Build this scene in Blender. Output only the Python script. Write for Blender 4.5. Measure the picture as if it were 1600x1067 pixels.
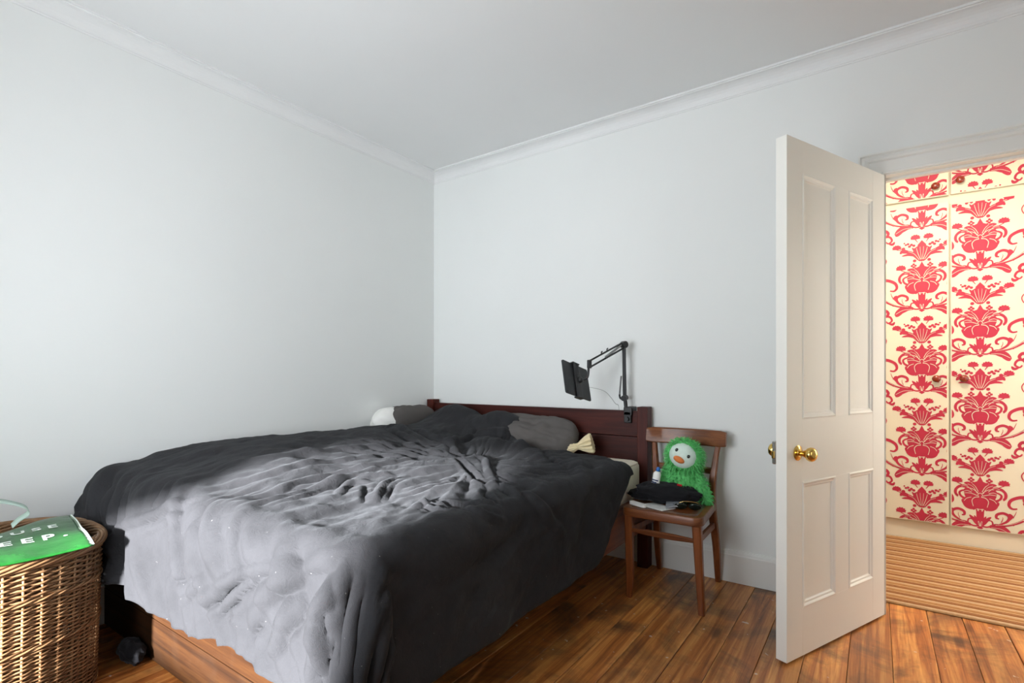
import bpy, bmesh, math, random
import numpy as np
from mathutils import Vector, Matrix, noise

# ------------------------------------------------------------------ scene, camera, light
for o in list(bpy.data.objects):
    bpy.data.objects.remove(o, do_unlink=True)
SC = bpy.context.scene
COL = SC.collection
PI = math.pi
random.seed(4)

CAM_H = 1.12
cam_d = bpy.data.cameras.new('camera')
cam_d.sensor_width = 36.0
cam_d.lens = 808.0 / 1600.0 * 36.0
cam_d.shift_y = 52.5 / 1600.0
cam_d.clip_start = 0.02
cam = bpy.data.objects.new('camera', cam_d)
cam.location = (0, 0, CAM_H)
cam.rotation_euler = (PI / 2, 0, math.radians(35.106))
COL.objects.link(cam)
SC.camera = cam

world = bpy.data.worlds.new('sky_world')
SC.world = world
world.use_nodes = True
wn = world.node_tree
bgn = wn.nodes['Background']
bgn.inputs[0].default_value = (0.72, 0.84, 1.0, 1)
bgn.inputs[1].default_value = 1.2

SC.view_settings.view_transform = 'Standard'
SC.view_settings.look = 'None'
SC.view_settings.gamma = 1
SC.view_settings.use_curve_mapping = False
SC.view_settings.exposure = 0.0
try:
    SC.cycles.max_bounces = 10
    SC.cycles.diffuse_bounces = 6
    SC.cycles.use_denoising = True
except Exception:
    pass


def area(name, loc, target, sx, sy, power, col):
    d = bpy.data.lights.new(name, 'AREA')
    d.shape = 'RECTANGLE'
    d.size = sx
    d.size_y = sy
    d.energy = power
    d.color = col
    o = bpy.data.objects.new(name, d)
    o.location = loc
    v = Vector(target) - Vector(loc)
    o.rotation_euler = v.to_track_quat('-Z', 'Y').to_euler()
    COL.objects.link(o)
    return o


# daylight entering through the window behind the camera and the landing window, plus an added fill
WIN_A = (-2.08, -0.66, 0.31, 2.28)
YF = -0.60
day = area('daylight_window_1', (-1.39, YF - 0.05, 1.45), (-2.15, 3, 2.35), 1.26, 1.55, 52, (0.90, 0.95, 1.0))
WIN_B = (0.35, 1.25, 0.75, 2.1)           # y0, y1, z0, z1 of the added opening in the right-hand wall
door_fill = area('door_fill_light', (1.47, 0.80, 1.42), (0.0, 2.55, 0.6), 0.8, 1.25, 4.2, (1.0, 0.97, 0.92))  # added fill lamp to brighten the door face and the floor beside it
door_fill.data.spread = math.radians(120)
day.data.spread = math.radians(128)
area('daylight_landing', (1.93, 3.75, 1.45), (0.1, 2.5, 0.0), 1.0, 1.7, 22, (1.0, 0.94, 0.84))
sun_d = bpy.data.lights.new('hazy_sun', 'SUN')
sun_d.energy = 60.0
sun_d.angle = math.radians(5)
sun_d.color = (0.97, 0.98, 1.0)
sun = bpy.data.objects.new('hazy_sun', sun_d)
sun.rotation_euler = Vector((-0.27, 1.0, -0.205)).to_track_quat('-Z', 'Y').to_euler()
sun.location = (-2.5, -3.0, 3.5)
COL.objects.link(sun)

# ------------------------------------------------------------------ helpers
WLOC = {}


def tag(o, label=None, cat=None, group=None, kind=None):
    if label: o['label'] = label
    if cat: o['category'] = cat
    if group: o['group'] = group
    if kind: o['kind'] = kind
    return o


def thing(name, loc, label=None, cat=None, group=None, kind=None):
    o = bpy.data.objects.new(name, None)
    o.empty_display_size = 0.1
    o.location = loc
    COL.objects.link(o)
    WLOC[o.name] = Vector(loc)
    return tag(o, label, cat, group, kind)


def obj(name, bm, mat, parent=None, smooth=False, autosmooth=None):
    """bm is in world coordinates; a child is shifted to its parent's origin"""
    if isinstance(bm, bmesh.types.BMesh):
        bmesh.ops.recalc_face_normals(bm, faces=bm.faces[:])
        me = bpy.data.meshes.new(name)
        bm.to_mesh(me)
        bm.free()
    else:
        me = bm
    o = bpy.data.objects.new(name, me)
    COL.objects.link(o)
    off = Vector((0, 0, 0))
    if parent is not None:
        o.parent = parent
        off = WLOC[parent.name]
        me.transform(Matrix.Translation(-off))
    WLOC[o.name] = off
    for m in (mat if isinstance(mat, (list, tuple)) else [mat]):
        me.materials.append(m)
    if smooth or autosmooth is not None:
        me.polygons.foreach_set('use_smooth', [True] * len(me.polygons))
        if autosmooth is not None:
            try:
                me.set_sharp_from_angle(angle=math.radians(autosmooth))
            except Exception:
                pass
    me.update()
    return o


def BM():
    return bmesh.new()


def box(bm, x0, x1, y0, y1, z0, z1, bev=0.0, seg=2, M=None):
    t = bmesh.new() if bev > 0 or M is not None else bm
    vs = [t.verts.new((x, y, z)) for x in (x0, x1) for y in (y0, y1) for z in (z0, z1)]
    for f in ((0, 1, 3, 2), (4, 6, 7, 5), (0, 4, 5, 1), (2, 3, 7, 6), (0, 2, 6, 4), (1, 5, 7, 3)):
        t.faces.new([vs[i] for i in f])
    if t is not bm:
        bmesh.ops.recalc_face_normals(t, faces=t.faces[:])
        if bev > 0:
            bmesh.ops.bevel(t, geom=t.edges[:], offset=bev, segments=seg, affect='EDGES', profile=0.6)
        if M is not None:
            bmesh.ops.transform(t, matrix=M, verts=t.verts[:])
        merge(bm, t)
    return bm


def merge(bm, t):
    mp = {}
    for v in t.verts:
        mp[v] = bm.verts.new(v.co)
    for f in t.faces:
        try:
            bm.faces.new([mp[v] for v in f.verts])
        except ValueError:
            pass
    t.free()


def bx(x0, x1, y0, y1, z0, z1, bev=0.0, seg=2, M=None):
    return box(BM(), x0, x1, y0, y1, z0, z1, bev, seg, M)


def frames(pts):
    pts = [Vector(p) for p in pts]
    out = []
    prev = None
    for i, p in enumerate(pts):
        t = (pts[min(i + 1, len(pts) - 1)] - pts[max(i - 1, 0)]).normalized()
        if prev is None:
            up = Vector((0, 0, 1)) if abs(t.z) < 0.9 else Vector((0, 1, 0))
            n = t.cross(up).normalized()
        else:
            n = (prev - t * prev.dot(t)).normalized()
        prev = n
        out.append((p, t, n, t.cross(n).normalized()))
    return out


def tube(bm, pts, r, sides=8, closed=False, rs=None, cap=True, sq=None):
    """sq=(a,b): elliptical section scale"""
    fr = frames(pts)
    rings = []
    for i, (p, t, n, b) in enumerate(fr):
        rr = rs[i] if rs else r
        a, c = sq if sq else (1, 1)
        rings.append([bm.verts.new(p + n * (rr * a * math.cos(2 * PI * k / sides)) + b * (rr * c * math.sin(2 * PI * k / sides))) for k in range(sides)])
    m = len(rings)
    for i in range(m if closed else m - 1):
        A, B = rings[i], rings[(i + 1) % m]
        for k in range(sides):
            try:
                bm.faces.new((A[k], A[(k + 1) % sides], B[(k + 1) % sides], B[k]))
            except ValueError:
                pass
    if cap and not closed:
        bm.faces.new(rings[0][::-1])
        bm.faces.new(rings[-1])
    return bm


def catmull(pts, n=8, closed=False):
    P = [Vector(p) for p in pts]
    out = []
    m = len(P)
    for i in range(m if closed else m - 1):
        if closed:
            p0, p1, p2, p3 = P[i - 1], P[i], P[(i + 1) % m], P[(i + 2) % m]
        else:
            p0, p1, p2, p3 = P[max(i - 1, 0)], P[i], P[i + 1], P[min(i + 2, m - 1)]
        for k in range(n):
            t = k / n
            out.append(0.5 * ((2 * p1) + (p2 - p0) * t + (2 * p0 - 5 * p1 + 4 * p2 - p3) * t * t + (3 * p1 - p0 - 3 * p2 + p3) * t ** 3))
    if not closed:
        out.append(P[-1].copy())
    return out


def lathe(bm, prof, M, seg=24):
    """prof: list of (r, h); axis = local z of M"""
    rings = []
    for r, h in prof:
        if r < 1e-6:
            rings.append([bm.verts.new(M @ Vector((0, 0, h)))])
        else:
            rings.append([bm.verts.new(M @ Vector((r * math.cos(2 * PI * k / seg), r * math.sin(2 * PI * k / seg), h))) for k in range(seg)])
    for A, B in zip(rings, rings[1:]):
        for k in range(seg):
            k2 = (k + 1) % seg
            if len(A) == 1 and len(B) == 1:
                continue
            if len(A) == 1:
                bm.faces.new((A[0], B[k], B[k2]))
            elif len(B) == 1:
                bm.faces.new((A[k], B[0], A[k2]))
            else:
                bm.faces.new((A[k], B[k], B[k2], A[k2]))
    return bm


def axis_matrix(loc, z, x=None):
    z = Vector(z).normalized()
    x = Vector(x) if x is not None else (Vector((1, 0, 0)) if abs(z.x) < 0.9 else Vector((0, 1, 0)))
    x = (x - z * x.dot(z)).normalized()
    y = z.cross(x)
    M = Matrix((x, y, z)).transposed().to_4x4()
    M.translation = Vector(loc)
    return M


def prism(bm, poly, z0, z1, M=None):
    """poly: list of (x,y) ccw"""
    M = M or Matrix.Identity(4)
    a = [bm.verts.new(M @ Vector((x, y, z0))) for x, y in poly]
    b = [bm.verts.new(M @ Vector((x, y, z1))) for x, y in poly]
    n = len(poly)
    bm.faces.new(a[::-1])
    bm.faces.new(b)
    for i in range(n):
        bm.faces.new((a[i], a[(i + 1) % n], b[(i + 1) % n], b[i]))
    return bm


def sst(a, b, x):
    t = min(1.0, max(0.0, (x - a) / (b - a)))
    return t * t * (3 - 2 * t)


def nsst(a, b, x):
    t = np.clip((x - a) / (b - a), 0, 1)
    return t * t * (3 - 2 * t)


def grid_mesh(name, V):
    """V: array (n,m,3)"""
    n, m, _ = V.shape
    idx = np.arange(n * m).reshape(n, m)
    q = np.stack([idx[:-1, :-1], idx[1:, :-1], idx[1:, 1:], idx[:-1, 1:]], -1).reshape(-1, 4)
    me = bpy.data.meshes.new(name)
    me.from_pydata(V.reshape(-1, 3).tolist(), [], q.tolist())
    me.update()
    return me


# ------------------------------------------------------------------ materials
def srgb(r, g, b):
    f = lambda c: c / 12.92 if c <= 0.04045 else ((c + 0.055) / 1.055) ** 2.4
    return (f(r / 255), f(g / 255), f(b / 255), 1.0)


class NT:
    def __init__(self, name):
        self.m = bpy.data.materials.new(name)
        self.m.use_nodes = True
        self.t = self.m.node_tree
        self.b = self.t.nodes['Principled BSDF']

    def n(self, typ, **kw):
        nd = self.t.nodes.new(typ)
        for k, v in kw.items():
            setattr(nd, k, v)
        return nd

    def l(self, a, b):
        self.t.links.new(a, b)

    def noise(self, vec, scale, detail=4, rough=0.55, dist=0.0):
        nd = self.n('ShaderNodeTexNoise')
        nd.inputs['Scale'].default_value = scale
        nd.inputs['Detail'].default_value = detail
        nd.inputs['Roughness'].default_value = rough
        nd.inputs['Distortion'].default_value = dist
        self.l(vec, nd.inputs['Vector'])
        return nd.outputs[0]

    def ramp(self, fac, stops):
        nd = self.n('ShaderNodeValToRGB')
        el = nd.color_ramp.elements
        while len(el) < len(stops):
            el.new(0.5)
        for e, (p, c) in zip(el, stops):
            e.position = p
            e.color = c if len(c) == 4 else (*c, 1)
        self.l(fac, nd.inputs[0])
        return nd.outputs[0]

    def mix(self, fac, a, b, mode='MIX'):
        nd = self.n('ShaderNodeMixRGB', blend_type=mode)
        for s, v in ((0, fac), (1, a), (2, b)):
            if hasattr(v, 'is_linked'):
                self.l(v, nd.inputs[s])
            else:
                nd.inputs[s].default_value = v
        return nd.outputs[0]

    def math(self, op, a, b=0.0):
        nd = self.n('ShaderNodeMath', operation=op)
        for s, v in ((0, a), (1, b)):
            if hasattr(v, 'is_linked'):
                self.l(v, nd.inputs[s])
            else:
                nd.inputs[s].default_value = v
        return nd.outputs[0]

    def mapping(self, scale=(1, 1, 1), rot=(0, 0, 0), rand=0.0, src='Object'):
        tc = self.n('ShaderNodeTexCoord')
        v = tc.outputs[src]
        if rand:
            oi = self.n('ShaderNodeObjectInfo')
            va = self.n('ShaderNodeVectorMath', operation='ADD')
            sc = self.n('ShaderNodeVectorMath', operation='SCALE')
            cb = self.n('ShaderNodeCombineXYZ')
            for i in range(3):
                self.l(oi.outputs['Random'], cb.inputs[i])
            self.l(cb.outputs[0], sc.inputs[0])
            sc.inputs['Scale'].default_value = rand
            self.l(v, va.inputs[0])
            self.l(sc.outputs[0], va.inputs[1])
            v = va.outputs[0]
        mp = self.n('ShaderNodeMapping')
        mp.inputs['Scale'].default_value = scale
        mp.inputs['Rotation'].default_value = rot
        self.l(v, mp.inputs['Vector'])
        return mp.outputs[0]

    def bump(self, h, strength=0.2, dist=0.01):
        nd = self.n('ShaderNodeBump')
        nd.inputs['Strength'].default_value = strength
        nd.inputs['Distance'].default_value = dist
        self.l(h, nd.inputs['Height'])
        self.l(nd.outputs[0], self.b.inputs['Normal'])

    def set(self, **kw):
        for k, v in kw.items():
            k = k.replace('_', ' ')
            s = self.b.inputs[k]
            if hasattr(v, 'is_linked'):
                self.l(v, s)
            else:
                s.default_value = v
        return self


def plain(name, col, rough=0.5, metal=0.0, var=0.06, vscale=14, bump=0.0, bscale=200, spec=0.5, sheen=0.0):
    k = NT(name)
    v = k.mapping()
    f = k.noise(v, vscale)
    lo = tuple(c * (1 - var) for c in col[:3]) + (1,)
    hi = tuple(min(1, c * (1 + var)) for c in col[:3]) + (1,)
    k.set(Base_Color=k.ramp(f, [(0.3, lo), (0.7, hi)]), Roughness=rough, Metallic=metal)
    k.b.inputs['Specular IOR Level'].default_value = spec
    if sheen:
        k.b.inputs['Sheen Weight'].default_value = sheen
        k.b.inputs['Sheen Roughness'].default_value = 0.45
    if bump:
        k.bump(k.noise(v, bscale, 3), bump, 0.002)
    return k.m


def wood(name, dark, mid, light, axis='X', rough=0.4, grain=26.0, along=1.3, knots=0.0, stains=0.0, specks=0.0, tint=0.12, bump=0.25, coat=0.0, spec=0.5, rand=17.0):
    k = NT(name)
    sc = {'X': (along, grain, grain), 'Y': (grain, along, grain), 'Z': (grain, grain, along)}[axis]
    v = k.mapping(sc, rand=rand)
    base = k.mapping((1, 1, 1), rand=rand)
    w = k.noise(v, 1.0, 6, 0.62, 0.9)
    fine = k.noise(v, 4.3, 3, 0.7, 0.2)
    g = k.math('ADD', k.math('MULTIPLY', w, 0.75), k.math('MULTIPLY', fine, 0.25))
    col = k.ramp(g, [(0.30, dark), (0.47, mid), (0.66, light)])
    oi = k.n('ShaderNodeObjectInfo')
    val = k.math('ADD', k.math('MULTIPLY', oi.outputs['Random'], 2 * tint), 1 - tint)
    hs = k.n('ShaderNodeHueSaturation')
    k.l(val, hs.inputs['Value'])
    k.l(col, hs.inputs['Color'])
    col = hs.outputs[0]
    if knots:
        kv = k.mapping({'X': (2.2, 7, 7), 'Y': (7, 2.2, 7), 'Z': (7, 7, 2.2)}[axis], rand=rand)
        vo = k.n('ShaderNodeTexVoronoi')
        vo.inputs['Scale'].default_value = 1.0
        k.l(kv, vo.inputs['Vector'])
        kn = k.ramp(vo.outputs['Distance'], [(0.0, (1, 1, 1, 1)), (0.085, (0.75, 0.75, 0.75, 1)), (0.16, (0, 0, 0, 1))])
        col = k.mix(k.math('MULTIPLY', kn, knots), col, tuple(c * 0.35 for c in dark[:3]) + (1,))
    if stains:
        sv = k.noise(base, 3.1, 5, 0.65, 0.6)
        sm = k.ramp(sv, [(0.47, (0, 0, 0, 1)), (0.68, (1, 1, 1, 1))])
        col = k.mix(k.math('MULTIPLY', sm, stains), col, (0.045, 0.028, 0.017, 1))
    if specks:
        pv = k.noise(base, 34, 2, 0.4)
        pm = k.ramp(pv, [(0.745, (0, 0, 0, 1)), (0.76, (1, 1, 1, 1))])
        col = k.mix(k.math('MULTIPLY', pm, specks), col, (0.62, 0.56, 0.48, 1))
    k.set(Base_Color=col, Roughness=rough)
    k.b.inputs['Specular IOR Level'].default_value = spec
    if coat:
        k.b.inputs['Coat Weight'].default_value = coat
        k.b.inputs['Coat Roughness'].default_value = 0.18
    k.bump(g, bump, 0.003)
    return k.m


def paint(name, col, rough=0.75, weave=0.0):
    k = NT(name)
    v = k.mapping()
    f = k.noise(v, 1.1, 4)
    lo = tuple(c * 0.975 for c in col[:3]) + (1,)
    k.set(Base_Color=k.ramp(f, [(0.3, lo), (0.7, col)]), Roughness=rough)
    k.b.inputs['Specular IOR Level'].default_value = 0.3
    h = k.noise(v, 90, 3)
    if weave:
        v2 = k.mapping((18, 18, 330))
        h = k.math('ADD', h, k.math('MULTIPLY', k.noise(v2, 1.0, 2), 1.4))
    k.bump(h, 0.10 if weave else 0.06, 0.0015)
    return k.m


M_wall = paint('wall_paint', (0.80, 0.815, 0.80, 1), 0.8, weave=1)
M_ceil = paint('ceiling_paint', (0.80, 0.805, 0.80, 1), 0.85)
M_trim = paint('trim_gloss_paint', (0.80, 0.80, 0.765, 1), 0.4)
M_skirt = paint('skirting_paint', (0.77, 0.77, 0.74, 1), 0.45)
M_door = paint('door_paint', (0.88, 0.87, 0.81, 1), 0.42)
M_cream = paint('cream_cupboard_paint', srgb(208, 200, 180), 0.5)
M_plinth = paint('stone_plinth_paint', srgb(214, 204, 184), 0.5)
M_floor = wood('pine_floorboard', srgb(98, 50, 20), srgb(172, 104, 48), srgb(216, 156, 86), 'Y', 0.40, 30, 1.1, knots=0.8, stains=0.85, specks=0.8, tint=0.16, coat=0.15)
M_sub = plain('subfloor_dark', (0.012, 0.008, 0.006, 1), 0.9)
M_bedwood = wood('stained_pine_bed', srgb(24, 11, 4), srgb(46, 25, 9), srgb(62, 37, 15), 'X', 0.55, 22, 0.9, knots=0.8, stains=0.25, tint=0.10, spec=0.2)
M_rail = wood('stained_pine_rail', srgb(66, 30, 14), srgb(104, 50, 24), srgb(130, 70, 36), 'Y', 0.4, 24, 0.9, tint=0.08)
M_head = wood('mahogany_headboard', srgb(36, 13, 11), srgb(58, 22, 17), srgb(80, 33, 24), 'X', 0.5, 20, 1.0, tint=0.14, spec=0.25)
M_headp = wood('mahogany_post', srgb(40, 14, 11), srgb(66, 25, 19), srgb(84, 34, 25), 'Z', 0.5, 20, 1.0, tint=0.05, spec=0.25)
M_chair = wood('chair_beech', srgb(74, 34, 14), srgb(112, 58, 24), srgb(138, 78, 36), 'Z', 0.38, 34, 1.6, tint=0.05, coat=0.1, spec=0.35)
M_chairx = wood('chair_beech_rail', srgb(70, 34, 14), srgb(108, 58, 25), srgb(132, 78, 38), 'X', 0.36, 34, 1.6, tint=0.05, coat=0.12, spec=0.35)
M_seat = wood('chair_seat_ply', srgb(44, 26, 17), srgb(72, 44, 28), srgb(98, 66, 44), 'Y', 0.34, 20, 1.6, tint=0.05, coat=0.2)
M_wick = wood('willow_wicker', srgb(96, 66, 42), srgb(138, 102, 68), srgb(166, 130, 92), 'X', 0.5, 8, 8, tint=0.10, bump=0.1)
M_brass = plain('polished_brass', (0.80, 0.56, 0.17, 1), 0.16, 1.0, 0.05)
M_steel = plain('bright_steel', (0.62, 0.60, 0.55, 1), 0.25, 1.0, 0.05)
M_black = plain('black_plastic', (0.012, 0.012, 0.013, 1), 0.42)
M_tab = plain('tablet_grey_metal', (0.045, 0.047, 0.050, 1), 0.45, 0.6)
M_screen = plain('dark_glass_screen', (0.005, 0.005, 0.006, 1), 0.06)
M_spring = plain('spring_steel', (0.30, 0.30, 0.30, 1), 0.35, 1.0)
M_knob = wood('red_wood_knob', srgb(84, 20, 8), srgb(118, 34, 14), srgb(140, 50, 22), 'X', 0.25, 40, 20, tint=0.05, coat=0.4)
M_mat = plain('ivory_mattress', srgb(240, 233, 216), 0.85, 0, 0.05, 30, 0.25, 260)
M_white = plain('white_cotton', srgb(232, 232, 228), 0.85, 0, 0.03, 20, 0.2, 300)
M_ivory = plain('cream_crepe', srgb(232, 217, 178), 0.9, 0, 0.06, 30, 0.2, 300)
M_grey = plain('grey_cotton', srgb(92, 88, 86), 0.9, 0, 0.06, 12, 0.25, 420, 0.2)
M_wht = plain('white_plastic', srgb(238, 238, 234), 0.35)
M_blue = plain('blue_plastic', srgb(28, 98, 176), 0.25)
M_navy = plain('navy_print', srgb(36, 52, 92), 0.5)
M_paper = plain('printed_paper', srgb(208, 208, 206), 0.6, 0, 0.15, 60)
M_silver = plain('silver_card', srgb(176, 182, 190), 0.28, 0.5, 0.1, 40)
M_gold = plain('gold_wire', srgb(222, 188, 122), 0.2, 1.0)
M_red = plain('red_label', srgb(190, 28, 30), 0.6)
M_fur = plain('green_fur', srgb(104, 200, 118), 0.75, 0, 0.25, 60, 0, 200, 0.3)
M_face = plain('pale_plush_felt', srgb(206, 224, 214), 0.9, 0, 0.03, 60, 0.2, 500)
M_beak = plain('orange_felt', srgb(214, 122, 62), 0.7, 0, 0.08, 60)
M_eye = plain('black_bead', (0.008, 0.014, 0.01, 1), 0.08)
M_bagtxt = plain('white_print', srgb(236, 242, 236), 0.4)
M_strap = plain('pale_green_webbing', srgb(186, 208, 196), 0.6, 0, 0.05, 40)
M_edge = plain('worn_brown_edge', srgb(150, 104, 62), 0.7)
M_damask = plain('raspberry_damask_print', srgb(168, 28, 58), 0.6, 0, 0.05, 6)


def fabric(name, col, sheen, stint, fuzz=0.35):
    k = NT(name)
    v = k.mapping()
    f = k.noise(v, 6, 5, 0.6)
    lo = tuple(c * 0.85 for c in col[:3]) + (1,)
    hi = tuple(c * 1.12 for c in col[:3]) + (1,)
    c = k.ramp(f, [(0.3, lo), (0.7, hi)])
    lint = k.noise(k.mapping((1, 1, 1)), 130, 1, 0.3)
    lm = k.ramp(lint, [(0.815, (0, 0, 0, 1)), (0.83, (1, 1, 1, 1))])
    c = k.mix(k.math('MULTIPLY', lm, 0.35), c, (0.35, 0.34, 0.33, 1))
    k.set(Base_Color=c, Roughness=0.9)
    k.b.inputs['Specular IOR Level'].default_value = 0.15
    k.b.inputs['Sheen Weight'].default_value = sheen
    k.b.inputs['Sheen Roughness'].default_value = fuzz
    k.b.inputs['Sheen Tint'].default_value = stint
    fine = k.noise(v, 420, 3, 0.7)
    med = k.noise(v, 30, 5, 0.65, 0.6)
    k.bump(k.math('ADD', k.math('MULTIPLY', med, 1.0), k.math('MULTIPLY', fine, 0.25)), 0.6, 0.006)
    return k.m


M_duvet = fabric('charcoal_duvet_cotton', (0.0275, 0.0275, 0.0300, 1), 0.04, (0.9, 0.94, 1.0, 1))
M_cloth = fabric('black_jersey', (0.012, 0.012, 0.014, 1), 0.08, (0.9, 0.9, 1.0, 1))


def bag_mat():
    k = NT('green_coated_bag')
    v = k.mapping()
    f = k.noise(v, 9, 4)
    k.set(Base_Color=k.ramp(f, [(0.3, srgb(14, 76, 24)), (0.7, srgb(34, 108, 42))]), Roughness=0.22)
    k.bump(k.noise(v, 16, 3), 0.35, 0.01)
    return k.m


M_bag = bag_mat()


def rug_mat():
    k = NT('striped_runner_weave')
    tc = k.n('ShaderNodeTexCoord')
    sp = k.n('ShaderNodeSeparateXYZ')
    k.l(tc.outputs['Object'], sp.inputs[0])
    # stripe along Y: period 0.10 m
    fr = k.math('FRACT', k.math('MULTIPLY', sp.outputs['Y'], 1 / 0.098))
    A, B, Cc, D = srgb(176, 138, 98), srgb(104, 54, 34), srgb(156, 110, 68), srgb(190, 160, 126)
    st = k.n('ShaderNodeValToRGB')
    st.color_ramp.interpolation = 'CONSTANT'
    el = st.color_ramp.elements
    stops = [(0.0, A), (0.17, D), (0.30, Cc), (0.40, B), (0.47, Cc), (0.58, B), (0.65, A), (0.80, Cc)]
    while len(el) < len(stops):
        el.new(0.5)
    for e, (p, c) in zip(el, stops):
        e.position = p
        e.color = c
    k.l(fr, st.inputs[0])
    n = k.noise(k.mapping((70, 120, 60)), 1.0, 4)
    col = k.mix(0.35, st.outputs[0], k.ramp(n, [(0.3, (0.35, 0.35, 0.35, 1)), (0.7, (1, 1, 1, 1))]), 'MULTIPLY')
    k.set(Base_Color=col, Roughness=0.95)
    k.b.inputs['Specular IOR Level'].default_value = 0.1
    k.bump(n, 0.5, 0.003)
    return k.m


M_rug = rug_mat()


def glass_mat():
    k = NT('window_glass')
    tr = k.n('ShaderNodeBsdfTransparent')
    gl = k.n('ShaderNodeBsdfGlossy')
    gl.inputs['Roughness'].default_value = 0.02
    mx = k.n('ShaderNodeMixShader')
    mx.inputs[0].default_value = 0.05
    k.l(tr.outputs[0], mx.inputs[1])
    k.l(gl.outputs[0], mx.inputs[2])
    k.l(mx.outputs[0], k.t.nodes['Material Output'].inputs[0])
    return k.m


M_glass = glass_mat()

# ------------------------------------------------------------------ the room
XL, XR, YB, ZC = -2.856, 1.45, 2.99, 2.70
DX0, DX1, DZ = 0.04, 0.82, 2.055          # doorway
WT = 0.11                                 # partition thickness
HY, HX0, HX1 = 4.98, -1.35, 2.05          # landing extents
S = 'structure'

fl = tag(obj('floor', bx(XL - 0.1, HX1, YF - 0.1, HY, -0.10, -0.024), M_sub), 'stained pine floorboards running away from the camera', kind=S)
edges = [-2.93, -2.79, -2.64, -2.48, -2.33, -2.18, -2.02, -1.88, -1.72, -1.57, -1.415, -1.262, -1.104, -0.958, -0.834, -0.659, -0.520, -0.377, -0.233, -0.0875, 0.054, 0.196, 0.326, 0.47, 0.61, 0.755, 0.90, 1.04, 1.19, 1.33, 1.48, 1.63, 1.78, 1.92, 2.05]
for i, (a, b) in enumerate(zip(edges, edges[1:])):
    g = 0.0006 + 0.0009 * random.random()
    dz = -0.0022 * random.random()
    y0 = YF - 0.05 if a < XR else YB
    cuts = [y0, HY - 0.02]
    if i % 3 == 1 and a < XR:
        cuts.insert(1, 0.25 + 0.6 * random.random())
    if i % 4 == 2 and a < 0.1:
        cuts.insert(1, -0.1)
    cuts = sorted(cuts)
    for c0, c1 in zip(cuts, cuts[1:]):
        obj('plank', bx(a + g, b - g, c0 + 0.001, c1 - 0.001, -0.023, dz, 0.0016, 1), M_floor, fl)

tag(obj('ceiling', bx(XL - 0.12, HX1, YF - 0.1, HY, ZC, ZC + 0.1), M_ceil), 'plain white ceiling', kind=S)
tag(obj('wall_left', bx(XL - 0.12, XL, YF - 0.1, YB + WT, -0.02, ZC), M_wall), 'plain off-white wall beside the bed', kind=S)
b = BM()
box(b, XL - 0.12, DX0 - 0.02, YB, YB + WT, -0.02, ZC)
box(b, DX1 + 0.02, HX1, YB, YB + WT, -0.02, ZC)
box(b, DX0 - 0.02, DX1 + 0.02, YB, YB + WT, DZ + 0.02, ZC)
tag(obj('wall_back', b, M_wall), 'pale blue-grey wall behind the headboard with doorway', kind=S)
b = BM()
box(b, XR, XR + 0.12, YF - 0.1, WIN_B[0], -0.02, ZC)
box(b, XR, XR + 0.12, WIN_B[1], YB, -0.02, ZC)
box(b, XR, XR + 0.12, WIN_B[0], WIN_B[1], -0.02, WIN_B[2])
box(b, XR, XR + 0.12, WIN_B[0], WIN_B[1], WIN_B[3], ZC)
tag(obj('wall_right', b, M_wall), 'plain off-white side wall', kind=S)
t = thing('added_window', (XR + 0.08, 0.8, WIN_B[2]), 'white side window, unseen, added for the fill lamp', None, None, S)  # out-of-view window added to house the fill lamp
for a in ((WIN_B[0], WIN_B[0] + 0.05, WIN_B[2], WIN_B[3]), (WIN_B[1] - 0.05, WIN_B[1], WIN_B[2], WIN_B[3]), (WIN_B[0] + 0.05, WIN_B[1] - 0.05, WIN_B[2], WIN_B[2] + 0.05), (WIN_B[0] + 0.05, WIN_B[1] - 0.05, WIN_B[3] - 0.05, WIN_B[3])):
    obj('sash_bar', bx(XR + 0.06, XR + 0.10, a[0], a[1], a[2], a[3], 0.004, 1), M_trim, t)
obj('sun_block_sheet', bx(XR + 0.079, XR + 0.083, WIN_B[0] + 0.04, WIN_B[1] - 0.04, WIN_B[2] + 0.04, WIN_B[3] - 0.04), M_trim, t)  # solid sheet added to keep the sun from passing this opening


def wall_with_windows():
    b = BM()
    y0, y1 = YF - 0.16, YF
    xs = [XL - 0.12, WIN_A[0], WIN_A[1], XR + 0.12]
    for i in range(3):
        if i == 1:
            w = WIN_A
            box(b, xs[i], xs[i + 1], y0, y1, -0.02, w[2])
            box(b, xs[i], xs[i + 1], y0, y1, w[3], ZC)
        else:
            box(b, xs[i], xs[i + 1], y0, y1, -0.02, ZC)
    tag(obj('wall_front', b, M_wall), 'off-white window wall', kind=S)


wall_with_windows()
for n, w in (('window_1', WIN_A),):
    t = thing(n, ((w[0] + w[1]) / 2, YF - 0.08, w[2]), 'white sash window', None, None, S)
    x0, x1, z0, z1 = w
    y = YF - 0.10
    f = 0.05
    for a in ((x0, x0 + f, z0, z1), (x1 - f, x1, z0, z1), (x0 + f, x1 - f, z0, z0 + f), (x0 + f, x1 - f, z1 - f, z1), (x0 + f, x1 - f, (z0 + z1) / 2 - 0.022, (z0 + z1) / 2 + 0.022)):
        obj('sash_bar', bx(a[0], a[1], y - 0.02, y + 0.02, a[2], a[3], 0.004, 1), M_trim, t)
    for za, zb in ((z0 + f, (z0 + z1) / 2 - 0.022), ((z0 + z1) / 2 + 0.022, z1 - f)):
        obj('pane', bx(x0 + f, x1 - f, y - 0.002, y + 0.002, za, zb), M_glass, t)
    obj('window_sill', bx(x0 - 0.06, x1 + 0.06, YF - 0.08, YF + 0.06, z0 - 0.03, z0, 0.006, 2), M_trim, t)


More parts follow.
